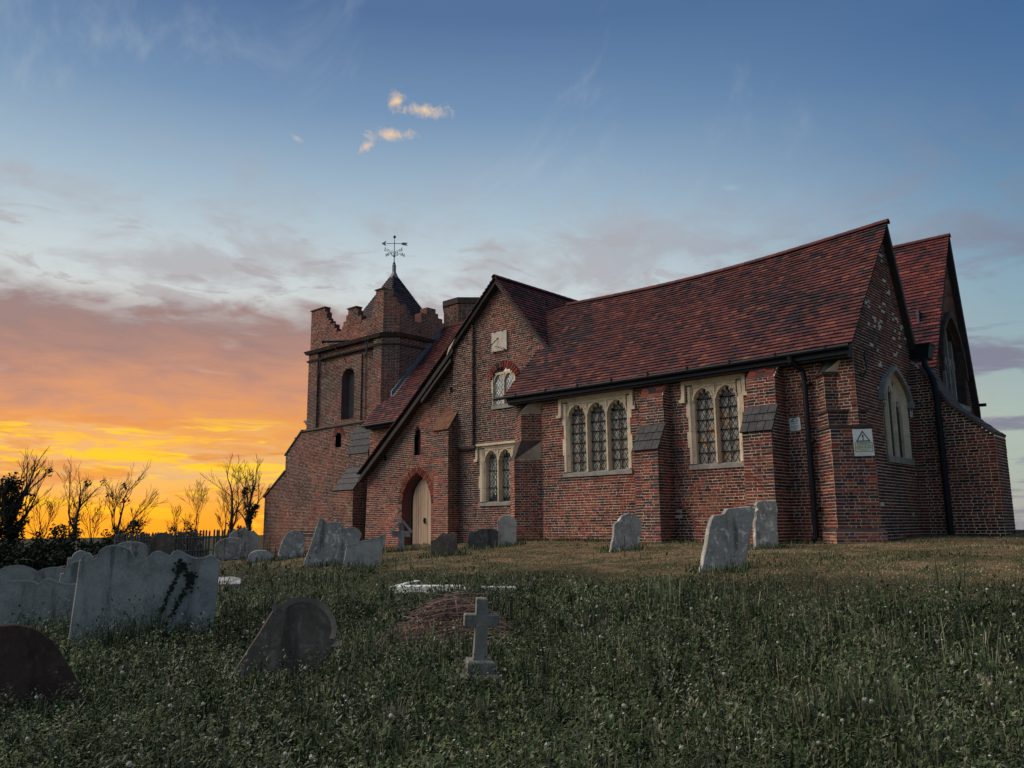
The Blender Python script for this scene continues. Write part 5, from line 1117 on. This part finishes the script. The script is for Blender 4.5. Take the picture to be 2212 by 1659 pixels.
# heap of cut sticks
hp = tag(empty('stick_heap', (-7.0, 6.6, Hn(-7.0, 6.6))), 'low heap of cut reddish brown sticks behind the stone cross', 'stick heap'); rs_ = random.Random(11)
SM = [mat('stick_red', (.20, .095, .08), .85, .3, 40, .3, 9), mat('stick_brown', (.20, .125, .10), .85, .3, 40, .3, 9), mat('stick_pale', (.45, .35, .27), .85, .2, 40, .3, 9)]
ax1 = Vector((.68, .73, 0)); ax2 = Vector((-.73, .68, 0))
mass = MB()
for i in range(800):
    u, v = rs_.gauss(0, .38), rs_.gauss(0, .26); top_ = .56*math.exp(-(u/.55)**2-(v/.38)**2); z = rs_.uniform(0, 1)**.6*top_
    an = rs_.gauss(.35 if u < 0 else -.1, .5); L = rs_.uniform(.15, .5); d = ax1*math.cos(an)+ax2*math.sin(an); c = ax1*u+ax2*v; tl_ = rs_.gauss(-.25*u, .18); bow = rs_.uniform(-.04, .06)
    pts = [c-d*L/2+Vector((0, 0, z-tl_*L/2)), c+Vector((0, 0, z+bow)), c+d*L/2+Vector((0, 0, z+tl_*L/2))]
    pts = [(q.x, q.y, max(q.z, Hn(-7+q.x, 6.6+q.y)-Hn(-7, 6.6)+.01)) for q in pts]; rr = rs_.uniform(.003, .008)
    if i < 90: mb = MB(); mb.tube(pts, [rr*1.1, rr, rr*.6], 4); mb.build('stick', SM[rs_.choice((0, 0, 1, 2))], hp)
    else: mass.tube(pts, [rr*1.1, rr, rr*.6], 3, cap=False)
mass.build('sticks', SM[1], hp)['kind'] = 'stuff'
for arc in ([(-.30, -.18, .05), (-.36, -.12, .30), (-.22, -.05, .46), (.0, 0, .48), (.10, .02, .40)], [(-.42, -.1, .32), (-.30, -.2, .15), (-.15, -.26, .02)], [(.02, -.1, .48), (.05, -.2, .30), (.12, -.25, .08)]):
    cr_ = [Vector(q) for q in arc]; cr_ = [cr_[0]]+cr_+[cr_[-1]]; sm = []
    for i in range(1, len(cr_)-2):
        for t in (0, .25, .5, .75): a0, a1, a2, a3 = cr_[i-1:i+3]; sm.append(.5*((2*a1)+(a2-a0)*t+(2*a0-5*a1+4*a2-a3)*t*t+(3*a1-a0-3*a2+a3)*t**3))
    mb = MB(); mb.tube([tuple(ax1*q.x+ax2*q.y+Vector((0, 0, q.z))) for q in sm+[cr_[-1]]], .006, 5); mb.build('stick', SM[2], hp)
# bench against the tower
bn = tag(empty('bench', (-31.5, 20.6, Hn(-31.5, 20.6)), 0), 'dark wooden bench standing against the tower behind the leaning stones', 'bench'); bm = mat('bench_wood', (.03, .025, .025), .7, .3, 40, .3, 5)
for z, d in ((.45, 0), (.45, .13), (.45, .26)): mb = MB(); mb.box(-.9, .9, d, d+.10, z, z+.035); mb.build('seat_slat', bm, bn)
for z in (.62, .78): mb = MB(); mb.box(-.9, .9, .40, .43, z, z+.09); mb.build('back_slat', bm, bn)
for x in (-.85, .78):
    for d, zt in ((0.02, .62), (.40, .88)): mb = MB(); mb.box(x, x+.07, d, d+.07, -.1, zt); mb.build('leg', bm, bn)
    mb = MB(); mb.box(x-.005, x+.075, -.02, .45, .60, .64); mb.build('armrest', bm, bn)
# ------------------------------------------------------------------ paling fence
fn_ = tag(empty('paling_fence', (-38, 18.8, H(-38, 18.8))), 'weathered grey wooden paling fence behind the headstones', 'fence'); fm = mat('weathered_paling', (.17, .155, .14), .9, .5, 40, .35, 5)
f0, f1 = Vector((-38.6, 15.4, 0)), Vector((-37.6, 21.6, 0)); fd = (f1-f0).normalized(); rf_ = random.Random(4); base_me = None
k = 0
for i in range(int((f1-f0).length/.13)):
    q = f0+fd*(i*.13); z = H(q.x, q.y)
    if rf_.random() < .08: continue
    if base_me is None:
        mb = MB(); mb.hexa([(-.012, -.045, 0), (.012, -.045, 0), (.012, .045, 0), (-.012, .045, 0), (-.012, -.045, 1.25), (.012, -.045, 1.25), (.012, .045, 1.25), (-.012, .045, 1.25)]); mb.hexa([(-.012, -.045, 1.25), (.012, -.045, 1.25), (.012, .045, 1.25), (-.012, .045, 1.25), (-.012, -.004, 1.32), (.012, -.004, 1.32), (.012, .004, 1.32), (-.012, .004, 1.32)])
        o = mb.build('paling', fm, fn_); base_me = o.data
    else: o = bpy.data.objects.new('paling', base_me); COL.objects.link(o); o.parent = fn_
    o.location = (q.x+38, q.y-18.8, z-H(-38, 18.8)-.02+rf_.uniform(-.03, .03)); o.rotation_euler = (rf_.gauss(0, .02), rf_.gauss(0, .02), rf_.gauss(.16, .05))
for zz in (.35, .95):
    mb = MB(); A, B = f0, f1; mb.tube([(A.x+38.03, A.y-18.8, H(A.x, A.y)-H(-38, 18.8)+zz), (B.x+38.03, B.y-18.8, H(B.x, B.y)-H(-38, 18.8)+zz)], .035, 4); mb.build('rail', fm, fn_)
# ------------------------------------------------------------------ trees beyond
BK = mat('bark', (.045, .036, .03), .95, .5, 20, .3, 4); LV = mat('dark_leaf', (.022, .030, .014), .8, 0, 10, .4, 2, .2)
def leafclump(mb, c, r, n, rnd, s0=.05, s1=.11):
    for _ in range(n):
        while True:
            q = Vector((rnd.uniform(-1, 1), rnd.uniform(-1, 1), rnd.uniform(-1, 1)))
            if q.length < 1: break
        p = Vector(c)+q*r; a = Vector((rnd.gauss(0, 1), rnd.gauss(0, 1), rnd.gauss(0, 1))).normalized(); b = a.orthogonal().normalized(); s = rnd.uniform(s0, s1); e = a.cross(b)
        mb.poly([tuple(p-b*s), tuple(p+e*s*.6), tuple(p+b*s), tuple(p-e*s*.6)])
def bare_tree(x, y, h, label, seed, trunk_r=.13, ivy=0.0, spread=.5, name='bare_tree', lean=(0, 0), fork=.4, dens=1.0):
    rnd = random.Random(seed); z = H(x, y); root = tag(empty(name, (x, y, z-.1)), label, 'tree', 'trees along the western boundary'); br = MB(); tips = []; mains = []
    def grow(p, d, L, r, lvl):
        n = 4; pts = [p]; rad = [r]
        for i in range(n):
            q_ = .035 if lvl == 0 else .15; d = (d+Vector((rnd.gauss(0, q_), rnd.gauss(0, q_), rnd.gauss(.035, .06)))).normalized(); p = p+d*L/n; pts.append(p); rad.append(max(.007, r*(1-.5*(i+1)/n)))
        br.tube(pts, rad, 6 if lvl < 2 else 4, cap=False)
        if lvl <= 1: mains.append(pts)
        if lvl >= 4 or L < .2: tips.append(p); return
        k = rnd.choice((3, 4)) if lvl < 2 else rnd.choice((2, 2, 3))
        for _ in range(int(k*dens+.5)):
            t = rnd.uniform(.45, 1.0); i = min(n-1, int(t*n)); q = pts[i].lerp(pts[i+1], t*n-i); ang = rnd.uniform(.4, 1.0)*spread*1.35
            o = Vector((rnd.gauss(0, 1), rnd.gauss(0, 1), rnd.gauss(0, .3))); o = (o-d*o.dot(d)).normalized(); grow(q, (d*math.cos(ang)+o*math.sin(ang)+Vector((0, 0, .16))).normalized(), L*rnd.uniform(.46, .74), rad[i]*rnd.uniform(.42, .6), lvl+1)
        grow(p, d, L*rnd.uniform(.55, .75), rad[-1], lvl+1)
    grow(Vector((0, 0, 0)), Vector((lean[0], lean[1], 1)).normalized(), h*fork, trunk_r, 0)
    zmax = max(v[2] for v in br.v); k = h/zmax; br.v = [(v[0]*k, v[1]*k, v[2]*k) for v in br.v]
    br.build('trunk', BK, root)
    if ivy:
        lv = MB()
        if ivy > .7:
            for _ in range(90): zz = rnd.uniform(.05, .74)*h; rr = (1.05-zz/h)*1.0; aa = rnd.random()*6.28; leafclump(lv, (math.cos(aa)*rr*rnd.random()**.6, math.sin(aa)*rr*rnd.random()**.6, zz), rnd.uniform(.2, .4), 60, rnd, .05, .10)
        for pts in mains[:(3 if ivy > .6 else 1)]:
            for a, b in zip(pts[:-1], pts[1:]):
                for t in (0, .33, .66):
                    q = Vector(a).lerp(Vector(b), t)*k
                    if q.z < h*ivy*.8: leafclump(lv, q+Vector((rnd.gauss(0, .06), rnd.gauss(0, .06), 0)), rnd.uniform(.12, .25), 40, rnd, .04, .08)
        for q in tips:
            if rnd.random() < .03*ivy and q.z*k < h*.8: leafclump(lv, q*k, .22, 22, rnd)
        if lv.f: lv.build('ivy', LV, root)['kind'] = 'stuff'
    return root
bare_tree(-44.6, 12.7, 6.3, 'tall ivy smothered tree with bare twigs at the edge of the sunset', 3, .22, .72, .42)
bare_tree(-47.6, 16.6, 6.2, 'bare spreading tree with ivy on its trunk before the sunset', 8, .17, .45, .62)
bare_tree(-46.3, 18.2, 5.9, 'slender bare tree leaning right with a little ivy, next to the spreading one', 21, .10, .40, .45, lean=(.05, .12))
bare_tree(-49.5, 18.6, 4.6, 'thin multi stemmed bare sapling between the two ivy clad trees', 33, .06, 0, .55, dens=1.0)
bare_tree(-50.6, 21.2, 3.9, 'small bare sapling rising over the round bush', 41, .05, 0, .5)
bare_tree(-46.6, 23.1, 4.9, 'bare many stemmed sapling behind the paling fence', 52, .06, .15, .5)
bare_tree(-42.4, 23.0, 5.8, 'bare tree with ivy clad trunk to the left of the tower', 64, .14, .42, .5)
bare_tree(-38.9, 22.2, 5.3, 'bare tree thick with ivy close against the tower', 75, .15, .62, .42)
bare_tree(-48.2, 15.4, 4.6, 'thin bare stem between the ivy smothered tree and the spreading one', 91, .05, 0, .45)
bare_tree(-45.0, 24.0, 4.6, 'thin bare tree between the fence sapling and the ivy clad trunk', 97, .06, 0, .5)
bare_tree(-45.6, 21.5, 3.4, 'thin bare shrub by the left end of the paling fence', 82, .04, .1, .6)
def bush(x, y, w, h, label, seed, n=60, name='bush'):
    rnd = random.Random(seed); z = H(x, y); root = tag(empty(name, (x, y, z-.05)), label, 'bush', 'bushes along the western boundary'); st = MB(); lv = MB()
    for _ in range(n):
        a = rnd.random()*6.28; rr = rnd.random()**.5; zz = h*(1-.75*rr**2)*rnd.uniform(.15, 1.0); c = Vector((math.cos(a)*rr*w/2, math.sin(a)*rr*w/2, zz)); leafclump(lv, c, rnd.uniform(.16, .34), 46, rnd, .04, .10)
        if rnd.random() < .25: st.tube([(c.x*.15, c.y*.15, 0), (c.x*.6, c.y*.6, c.z*.6), tuple(c*1.12)], [.02, .012, .004], 4, cap=False)
    st.build('stems', BK, root); lv.build('foliage', LV, root)['kind'] = 'stuff'
for i, (x, y, w, h, lb) in enumerate(((-43.0, 18.3, 2.6, 2.3, 'round dark bush standing behind the arched headstones'), (-42.6, 16.9, 1.6, 1.7, 'loose dark bush to the left of the round one'), (-41.5, 20.2, 1.8, 1.75, 'low dark bush over the paling fence'), (-40.6, 22.6, 1.6, 1.5, 'scrubby bush between the fence and the ivy clad tree'),
        (-43.5, 14.4, 2.2, 2.6, 'ragged dark bush beside the ivy smothered tree'), (-44.5, 15.6, 2.0, 2.3, 'thin see through bush under the spreading tree'), (-40.5, 12.6, 3.0, 1.35, 'low dark bramble mound in front of the ivy smothered tree'), (-39.5, 14.2, 2.8, 1.2, 'bramble mound before the spreading tree'), (-41, 11.2, 3.2, 1.6, 'dark bramble mound at the far end of the hedge'), (-40.0, 16.0, 2.6, 1.25, 'bramble mound beside the paling fence'))):
    bush(x, y, w, h, lb, 100+i, 90 if w > 2.4 else 46)
bush(2.2, 33.5, 2.5, 3.9, 'dark shrub showing past the end of the sloping buttress', 140, 60)
# ------------------------------------------------------------------ weeds and grass: uncountable, one object each
def arr_mesh(name, V, Fq, C, mt, tris=False):
    me = bpy.data.meshes.new(name); nv, nf = len(V), len(Fq); k = Fq.shape[1]
    me.vertices.add(nv); me.vertices.foreach_set('co', V.astype(np.float32).ravel()); me.loops.add(nf*k); me.loops.foreach_set('vertex_index', Fq.astype(np.int32).ravel())
    me.polygons.add(nf); me.polygons.foreach_set('loop_start', np.arange(0, nf*k, k, dtype=np.int32)); me.polygons.foreach_set('loop_total', np.full(nf, k, np.int32))
    me.update(calc_edges=True); at = me.color_attributes.new('bc', 'FLOAT_COLOR', 'POINT'); b = np.ones((nv, 4), np.float32); b[:, :3] = C; at.data.foreach_set('color', b.ravel()); me.materials.append(mt)
    o = bpy.data.objects.new(name, me); COL.objects.link(o); return o
rg = np.random.default_rng(5)
_hx = np.array(ax); _hy = np.array(ay); _hz = np.array([v[2] for v in gv]).reshape(len(ay), len(ax))
def Hv(x, y):
    i = np.clip(np.searchsorted(_hx, x)-1, 0, len(_hx)-2); j = np.clip(np.searchsorted(_hy, y)-1, 0, len(_hy)-2)
    tx = (x-_hx[i])/(_hx[i+1]-_hx[i]); ty = (y-_hy[j])/(_hy[j+1]-_hy[j])
    return (_hz[j, i]*(1-tx)+_hz[j, i+1]*tx)*(1-ty)+(_hz[j+1, i]*(1-tx)+_hz[j+1, i+1]*tx)*ty
def pnoise(x, y, s, seed):   # cheap smooth value noise
    r = np.random.default_rng(seed); g_ = r.random((64, 64)); u = x*s; v = y*s; i = np.floor(u).astype(int); j = np.floor(v).astype(int); fx = u-i; fy = v-j; fx = fx*fx*(3-2*fx); fy = fy*fy*(3-2*fy)
    a = lambda p, q: g_[(i+p) % 64, (j+q) % 64]; return (a(0, 0)*(1-fx)+a(1, 0)*fx)*(1-fy)+(a(0, 1)*(1-fx)+a(1, 1)*fx)*fy
def scatter(n, dmin, dmax, a0=-37, a1=37):
    """points in the field of view, denser towards the camera"""
    a = np.radians(rg.uniform(a0, a1, n)); d = dmin*(dmax/dmin)**rg.random(n)
    hx = fw0.x*np.cos(a)+rt0.x*np.sin(a); hy = fw0.y*np.cos(a)+rt0.y*np.sin(a); return hx*d, hy*d, d
STONES = [(o.location.x, o.location.y) for o in bpy.data.objects if o.parent is None and o.get('category') in ('gravestone', 'cross')]
def near_stone(x, y):
    m = np.full(x.shape, 9.0)
    for sx, sy in STONES: m = np.minimum(m, np.hypot(x-sx, y-sy))
    return m
def rough_mask(x, y):
    e = y-.10*x+ (pnoise(x, y, .45, 3)-.5)*4.5; m = 1/(1+np.exp((e-11.3)*2.2)); m = np.where(x < -27, np.maximum(m, .8), m); return m
PAL_G = np.array([(.040, .064, .022), (.060, .086, .032), (.080, .100, .044), (.13, .145, .082), (.20, .205, .135), (.024, .040, .016), (.115, .092, .055)])
def tonefield(x, y):   # broad drifts of paler, yellower and darker growth
    a = pnoise(x, y, .55, 71); b = pnoise(x, y, 1.7, 72); k = .30+1.05*(a*.6+b*.4)**1.4*1.7; yel = np.clip((pnoise(x, y, .8, 73)-.5)*2.2, 0, 1); return np.stack([k*(1+.10*yel), k*(1+.04*yel), k*(1.05)], 1)
def leaves(n, dmin, dmax, lo, hi, size, hmul, keep, pal, palp, name, mt, flat=.5):
    x, y, d = scatter(n, dmin, dmax); k = keep(x, y, d); x, y, d = x[k], y[k], d[k]; n = len(x)
    z = Hv(x, y); hh = (lo+(hi-lo)*rg.random(n)**1.4)*hmul(x, y); s = rg.uniform(*size, n)*(1+.02*d)
    az = rg.uniform(0, 2*np.pi, n); el = rg.normal(flat, .5, n)
    dx_, dy_, dz_ = np.cos(az)*np.cos(el), np.sin(az)*np.cos(el), np.sin(el); wx, wy = -np.sin(az), np.cos(az); w = s*rg.uniform(.22, .42, n)
    P0 = np.stack([x, y, z+hh], 1); T = np.stack([dx_, dy_, dz_], 1); Wd = np.stack([wx, wy, np.zeros(n)], 1)
    mid = P0+T*(s*.45)[:, None]; V = np.stack([P0, mid-Wd*w[:, None]*.5, P0+T*s[:, None]-np.array([0, 0, 1])*(s*.15)[:, None], mid+Wd*w[:, None]*.5], 1).reshape(-1, 3)
    F_ = np.arange(n*4).reshape(n, 4); c = pal[rg.choice(len(pal), n, p=palp)]*rg.uniform(.7, 1.3, (n, 1))*tonefield(x, y); return V, F_, np.repeat(c, 4, 0)
def blades(n, dmin, dmax, hlo, hhi, keep, hmul, pal, palp, wid=.0035, bend=.35):
    x, y, d = scatter(n, dmin, dmax); k = keep(x, y, d); x, y, d = x[k], y[k], d[k]; n = len(x); z = Hv(x, y)-.01
    h = (hlo+(hhi-hlo)*rg.random(n)**1.6)*hmul(x, y); az = rg.uniform(0, 2*np.pi, n); bn_ = np.abs(rg.normal(0, bend, n)); w = wid*(1+.045*d)*rg.uniform(.7, 1.4, n)
    ux, uy = np.cos(az), np.sin(az); pa = az+np.pi/2+rg.normal(0, .6, n); wx, wy = np.cos(pa)*w, np.sin(pa)*w
    def at(t): o = bn_*h*t*t; return np.stack([x+ux*o, y+uy*o, z+h*t*(1-.25*bn_*t)], 1)
    Wd = np.stack([wx, wy, np.zeros(n)], 1); a0, a1, a2 = at(0.0), at(.55), at(1.0)
    V = np.stack([a0-Wd, a0+Wd, a1+Wd*.75, a1-Wd*.75, a2], 1).reshape(-1, 3); i = np.arange(n)[:, None]*5
    F_ = np.concatenate([i+np.array([0, 1, 2, 3]), i+np.array([3, 2, 4, 4])], 0); c = pal[rg.choice(len(pal), n, p=palp)]*rg.uniform(.7, 1.3, (n, 1))*tonefield(x, y); return V, F_, np.repeat(c, 5, 0)
def merge(parts):
    V, F_, C, o = [], [], [], 0
    for v, f, c in parts: V.append(v); F_.append(f+o); C.append(c); o += len(v)
    return np.concatenate(V), np.concatenate(F_), np.concatenate(C)
def fix_tri(o):      # the tip faces were written with a doubled corner
    o.data.validate(); return o
def hm(x, y): return .22+5.6*(pnoise(x, y, .9, 12)*pnoise(x, y, 2.7, 13))**1.3+.35*pnoise(x, y, .25, 14)
out_church = lambda x, y: ~(((y > 17.2) & (x > -16.7) & (x < -6.0)) | ((y > 18.6) & (x < -16) & (x > -26)) | ((y > 21.4) & (x < -25)) | ((y > 18.0) & (x > -7) & (x < -4.5) & (y > 21.6)))
no_heap = lambda x, y: ((x+7.0)**2+(y-6.55)**2 > .42) & ~((np.abs(x+9.7) < 1.15) & (np.abs(y-9.1-.25*(x+9.7)) < .12))
kr = lambda x, y, d: no_heap(x, y) & (rg.random(len(x)) < rough_mask(x, y)*(.14+1.5*pnoise(x, y, 1.1, 21)*pnoise(x, y, 3.1, 22)*1.6)) & out_church(x, y)
p7 = [.24, .22, .16, .12, .07, .13, .06]
WEED = mat('weeds', (1, 1, 1), .85, 0, 10, .0, 3, .15, True)
V, F_, C = merge([leaves(200000, 3.6, 13, .01, .17, (.016, .050), hm, kr, PAL_G, p7, 'weeds', WEED), leaves(100000, 9, 32, .01, .20, (.025, .065), hm, kr, PAL_G, p7, 'weeds', WEED)])
tag(arr_mesh('weeds', V, F_, C, WEED), 'dark green low weeds covering the rough ground', 'weeds', kind='stuff')
PB = np.array([(.052, .078, .034), (.080, .100, .052), (.125, .130, .085), (.20, .18, .12), (.036, .056, .026)]); pb = [.30, .25, .18, .12, .15]
V, F_, C = merge([blades(110000, 3.6, 14, .05, .24, kr, hm, PB, pb, .0035, .6), blades(55000, 10, 34, .05, .24, kr, hm, PB, pb, .004, .6)])
tag(fix_tri(arr_mesh('grass', V, F_, C, WEED)), 'rough grass blades and stalks among the weeds', 'grass', kind='stuff')
PD = np.array([(.17, .12, .065), (.25, .18, .10), (.12, .085, .045), (.085, .085, .04), (.05, .06, .025)]); pd_ = [.30, .22, .20, .16, .12]
kd = lambda x, y, d: (rg.random(len(x)) < (1-rough_mask(x, y))*(.2+1.2*pnoise(x, y, 1.6, 51))) & out_church(x, y) & (x > -34)
kg = lambda x, y, d: (rg.random(len(x)) < (1-rough_mask(x, y))*np.clip((pnoise(x, y, 1.3, 61)*pnoise(x, y, .5, 62)-.24)*5, 0, 1)) & out_church(x, y)
V, F_, C = merge([blades(120000, 9, 30, .03, .13, kg, lambda x, y: 1.0, PAL_G, p7, .004, .6), blades(330000, 10, 34, .02, .06, kd, lambda x, y: 1.0, PD*1.35, pd_, .0035, .9)])
tag(fix_tri(arr_mesh('dry_grass', V, F_, C, WEED)), 'short parched brown grass in front of the church walls', 'grass', kind='stuff')
ks = lambda x, y, d: (near_stone(x, y) < .55) & (rg.random(len(x)) < .8) & out_church(x, y)
kw = lambda x, y, d: (((np.abs(y-17.6) < .45) & (x > -16.5) & (x < -6.8) & (pnoise(x, y, .9, 31) > .36)) | ((np.abs(y-19.1) < .3) & (x < -21.8) & (x > -23))) & (rg.random(len(x)) < .8)
V, F_, C = merge([blades(330000, 5, 32, .05, .30, ks, lambda x, y: 1.0, PAL_G, p7, .004), blades(260000, 13, 34, .04, .20, kw, lambda x, y: 1.0, PAL_G, p7, .004)])
tag(fix_tri(arr_mesh('tufts', V, F_, C, WEED)), 'green grass tufts grown up around the gravestones and wall foot', 'grass', kind='stuff')
# upright weed clumps
def clumps(nc, per, dmin, dmax, hlo, hhi, rad):
    cx, cy, cd = scatter(nc, dmin, dmax); k = no_heap(cx, cy) & (rg.random(nc) < rough_mask(cx, cy)**2) & out_church(cx, cy) & (near_stone(cx, cy) > .12); cx, cy, cd = cx[k], cy[k], cd[k]; m = len(cx); H_ = rg.uniform(hlo, hhi, m); tone = rg.uniform(.6, 1.4, (m, 1))*PAL_G[rg.choice(5, m, p=[.25, .25, .22, .18, .10])]
    ix = np.repeat(np.arange(m), per); n = len(ix); t = rg.random(n); a = rg.uniform(0, 6.283, n); r = rad*(1.1-t)*rg.random(n)**.5; x = cx[ix]+r*np.cos(a); y = cy[ix]+r*np.sin(a); z = Hv(cx, cy)[ix]+H_[ix]*t
    s = rg.uniform(.020, .058, n)*(1.25-.75*t)*(1+.02*cd[ix]); el = rg.normal(.45, .35, n); T = np.stack([np.cos(a)*np.cos(el), np.sin(a)*np.cos(el), np.sin(el)], 1); Wd = np.stack([-np.sin(a), np.cos(a), np.zeros(n)], 1); w = s*.36
    P0 = np.stack([x, y, z], 1); mid = P0+T*(s*.45)[:, None]; V = np.stack([P0, mid-Wd*w[:, None]*.5, P0+T*s[:, None], mid+Wd*w[:, None]*.5], 1).reshape(-1, 3); return V, np.arange(n*4).reshape(n, 4), np.repeat(tone[ix]*rg.uniform(.75, 1.25, (n, 1)), 4, 0)
def tufts(nc, per, dmin, dmax, hlo, hhi):
    cx, cy, cd = scatter(nc, dmin, dmax); k = no_heap(cx, cy) & (rg.random(nc) < rough_mask(cx, cy)**2*(.3+pnoise(cx, cy, .7, 81))) & out_church(cx, cy); cx, cy, cd = cx[k], cy[k], cd[k]; m = len(cx); H_ = rg.uniform(hlo, hhi, m); tone = rg.uniform(.7, 1.5, (m, 1))*PB[rg.choice(len(PB), m)]
    ix = np.repeat(np.arange(m), per); n = len(ix); az = rg.uniform(0, 6.283, n); r = .03*rg.random(n); x = cx[ix]+r*np.cos(az); y = cy[ix]+r*np.sin(az); z = Hv(x, y)-.01; h = H_[ix]*rg.uniform(.5, 1.1, n); bd = np.abs(rg.normal(.45, .3, n)); w = .0036*(1+.045*cd[ix])
    ux, uy = np.cos(az), np.sin(az); pa = az+np.pi/2; Wd = np.stack([np.cos(pa)*w, np.sin(pa)*w, np.zeros(n)], 1)
    def at(t): o = bd*h*t*t; return np.stack([x+ux*o, y+uy*o, z+h*t*(1-.35*bd*t)], 1)
    a0, a1, a2 = at(0.0), at(.55), at(1.0); V = np.stack([a0-Wd, a0+Wd, a1+Wd*.8, a1-Wd*.8, a2], 1).reshape(-1, 3); i = np.arange(n)[:, None]*5
    return V, np.concatenate([i+np.array([0, 1, 2, 3]), i+np.array([3, 2, 4, 4])], 0), np.repeat(tone[ix]*rg.uniform(.75, 1.25, (n, 1)), 5, 0)
V, F_, C = merge([tufts(1500, 30, 3.8, 13, .16, .42), tufts(1100, 26, 10, 26, .16, .42)])
tag(fix_tri(arr_mesh('long_grass', V, F_, C, WEED)), 'arching tufts of long uncut grass in the weeds', 'grass', kind='stuff')
V, F_, C = merge([clumps(3800, 36, 3.8, 14, .12, .42, .075), clumps(1900, 32, 10, 26, .14, .40, .10)])
tag(arr_mesh('tall_weeds', V, F_, C, WEED), 'taller leafy weed clumps standing above the ground cover', 'weeds', kind='stuff')
# dry stalks
V, F_, C = blades(3200, 3.8, 18, .22, .55, kr, lambda x, y: .6+.6*pnoise(x, y, .8, 12), np.array([(.30, .25, .16), (.20, .19, .10), (.14, .15, .07)]), [.4, .35, .25], .0022, .25)
tag(fix_tri(arr_mesh('stalks', V, F_, C, WEED)), 'thin dry stalks standing above the weeds', 'grass', kind='stuff')
# dandelion clocks: the ones that can be counted
DW = mat('seed_head', (.50, .48, .43), .9); DS = mat('flower_stem', (.09, .10, .045), .8)
me_h = None; x, y, d = scatter(900, 4.6, 13, -33, 33); k = (rg.random(900) < rough_mask(x, y)) & (near_stone(x, y) > .35); x, y, d = x[k][:120], y[k][:120], d[k][:120]
hd = MB(); rd = random.Random(2)
for i in range(46):
    q = Vector((rd.gauss(0, 1), rd.gauss(0, 1), rd.gauss(.25, 1))).normalized(); b = q.orthogonal().normalized(); e = q.cross(b); s = .006; p_ = q*.017
    hd.poly([tuple(p_+b*s), tuple(p_+e*s), tuple(p_-b*s), tuple(p_-e*s)]); 
hd.tube([(0, 0, -.004), (0, 0, .004)], .007, 6)
sm_ = MB(); sm_.tube([(0, 0, -.38), (.008, .004, -.12), (0, 0, 0)], .0022, 4, cap=False)
for i in range(len(x)):
    z = float(Hv(x[i:i+1], y[i:i+1])[0]); h = rd.uniform(.18, .38)
    root = tag(empty('dandelion', (float(x[i]), float(y[i]), z+h)), 'white dandelion seed head on a thin stem among the weeds', 'dandelion', 'dandelion seed heads in the weeds')
    if me_h is None: ho = hd.build('seed_head', DW, root); so = sm_.build('stem', DS, root); me_h = ho.data; me_s = so.data
    else:
        ho = bpy.data.objects.new('seed_head', me_h); COL.objects.link(ho); ho.parent = root; so = bpy.data.objects.new('stem', me_s); COL.objects.link(so); so.parent = root
    sc = rd.uniform(.4, .95); ho.scale = (sc, sc, sc); ho.rotation_euler = (0, 0, rd.random()*6)
# tiny white flowers, too many to count
x, y, d = scatter(1300, 4, 16, -36, 36); k = (rg.random(1300) < rough_mask(x, y)*pnoise(x, y, .9, 41)*1.2); x, y, d = x[k], y[k], d[k]; n = len(x); z = Hv(x, y)+rg.uniform(.12, .34, n); s = .0055*(1+.05*d)*rg.uniform(.5, 1.3, n)
o3 = np.array([(1, 0, 0), (0, 1, .3), (-1, 0, 0), (0, -1, -.3)]); V = (np.stack([x, y, z], 1)[:, None, :]+o3[None]*s[:, None, None]).reshape(-1, 3)
C = np.repeat(np.array([(.48, .48, .42)])*rg.uniform(.5, 1.2, (n, 1)), 4, 0)
tag(arr_mesh('flowers', V, np.arange(n*4).reshape(n, 4), C, WEED), 'scattered tiny white flowers in the weeds', 'flowers', kind='stuff')
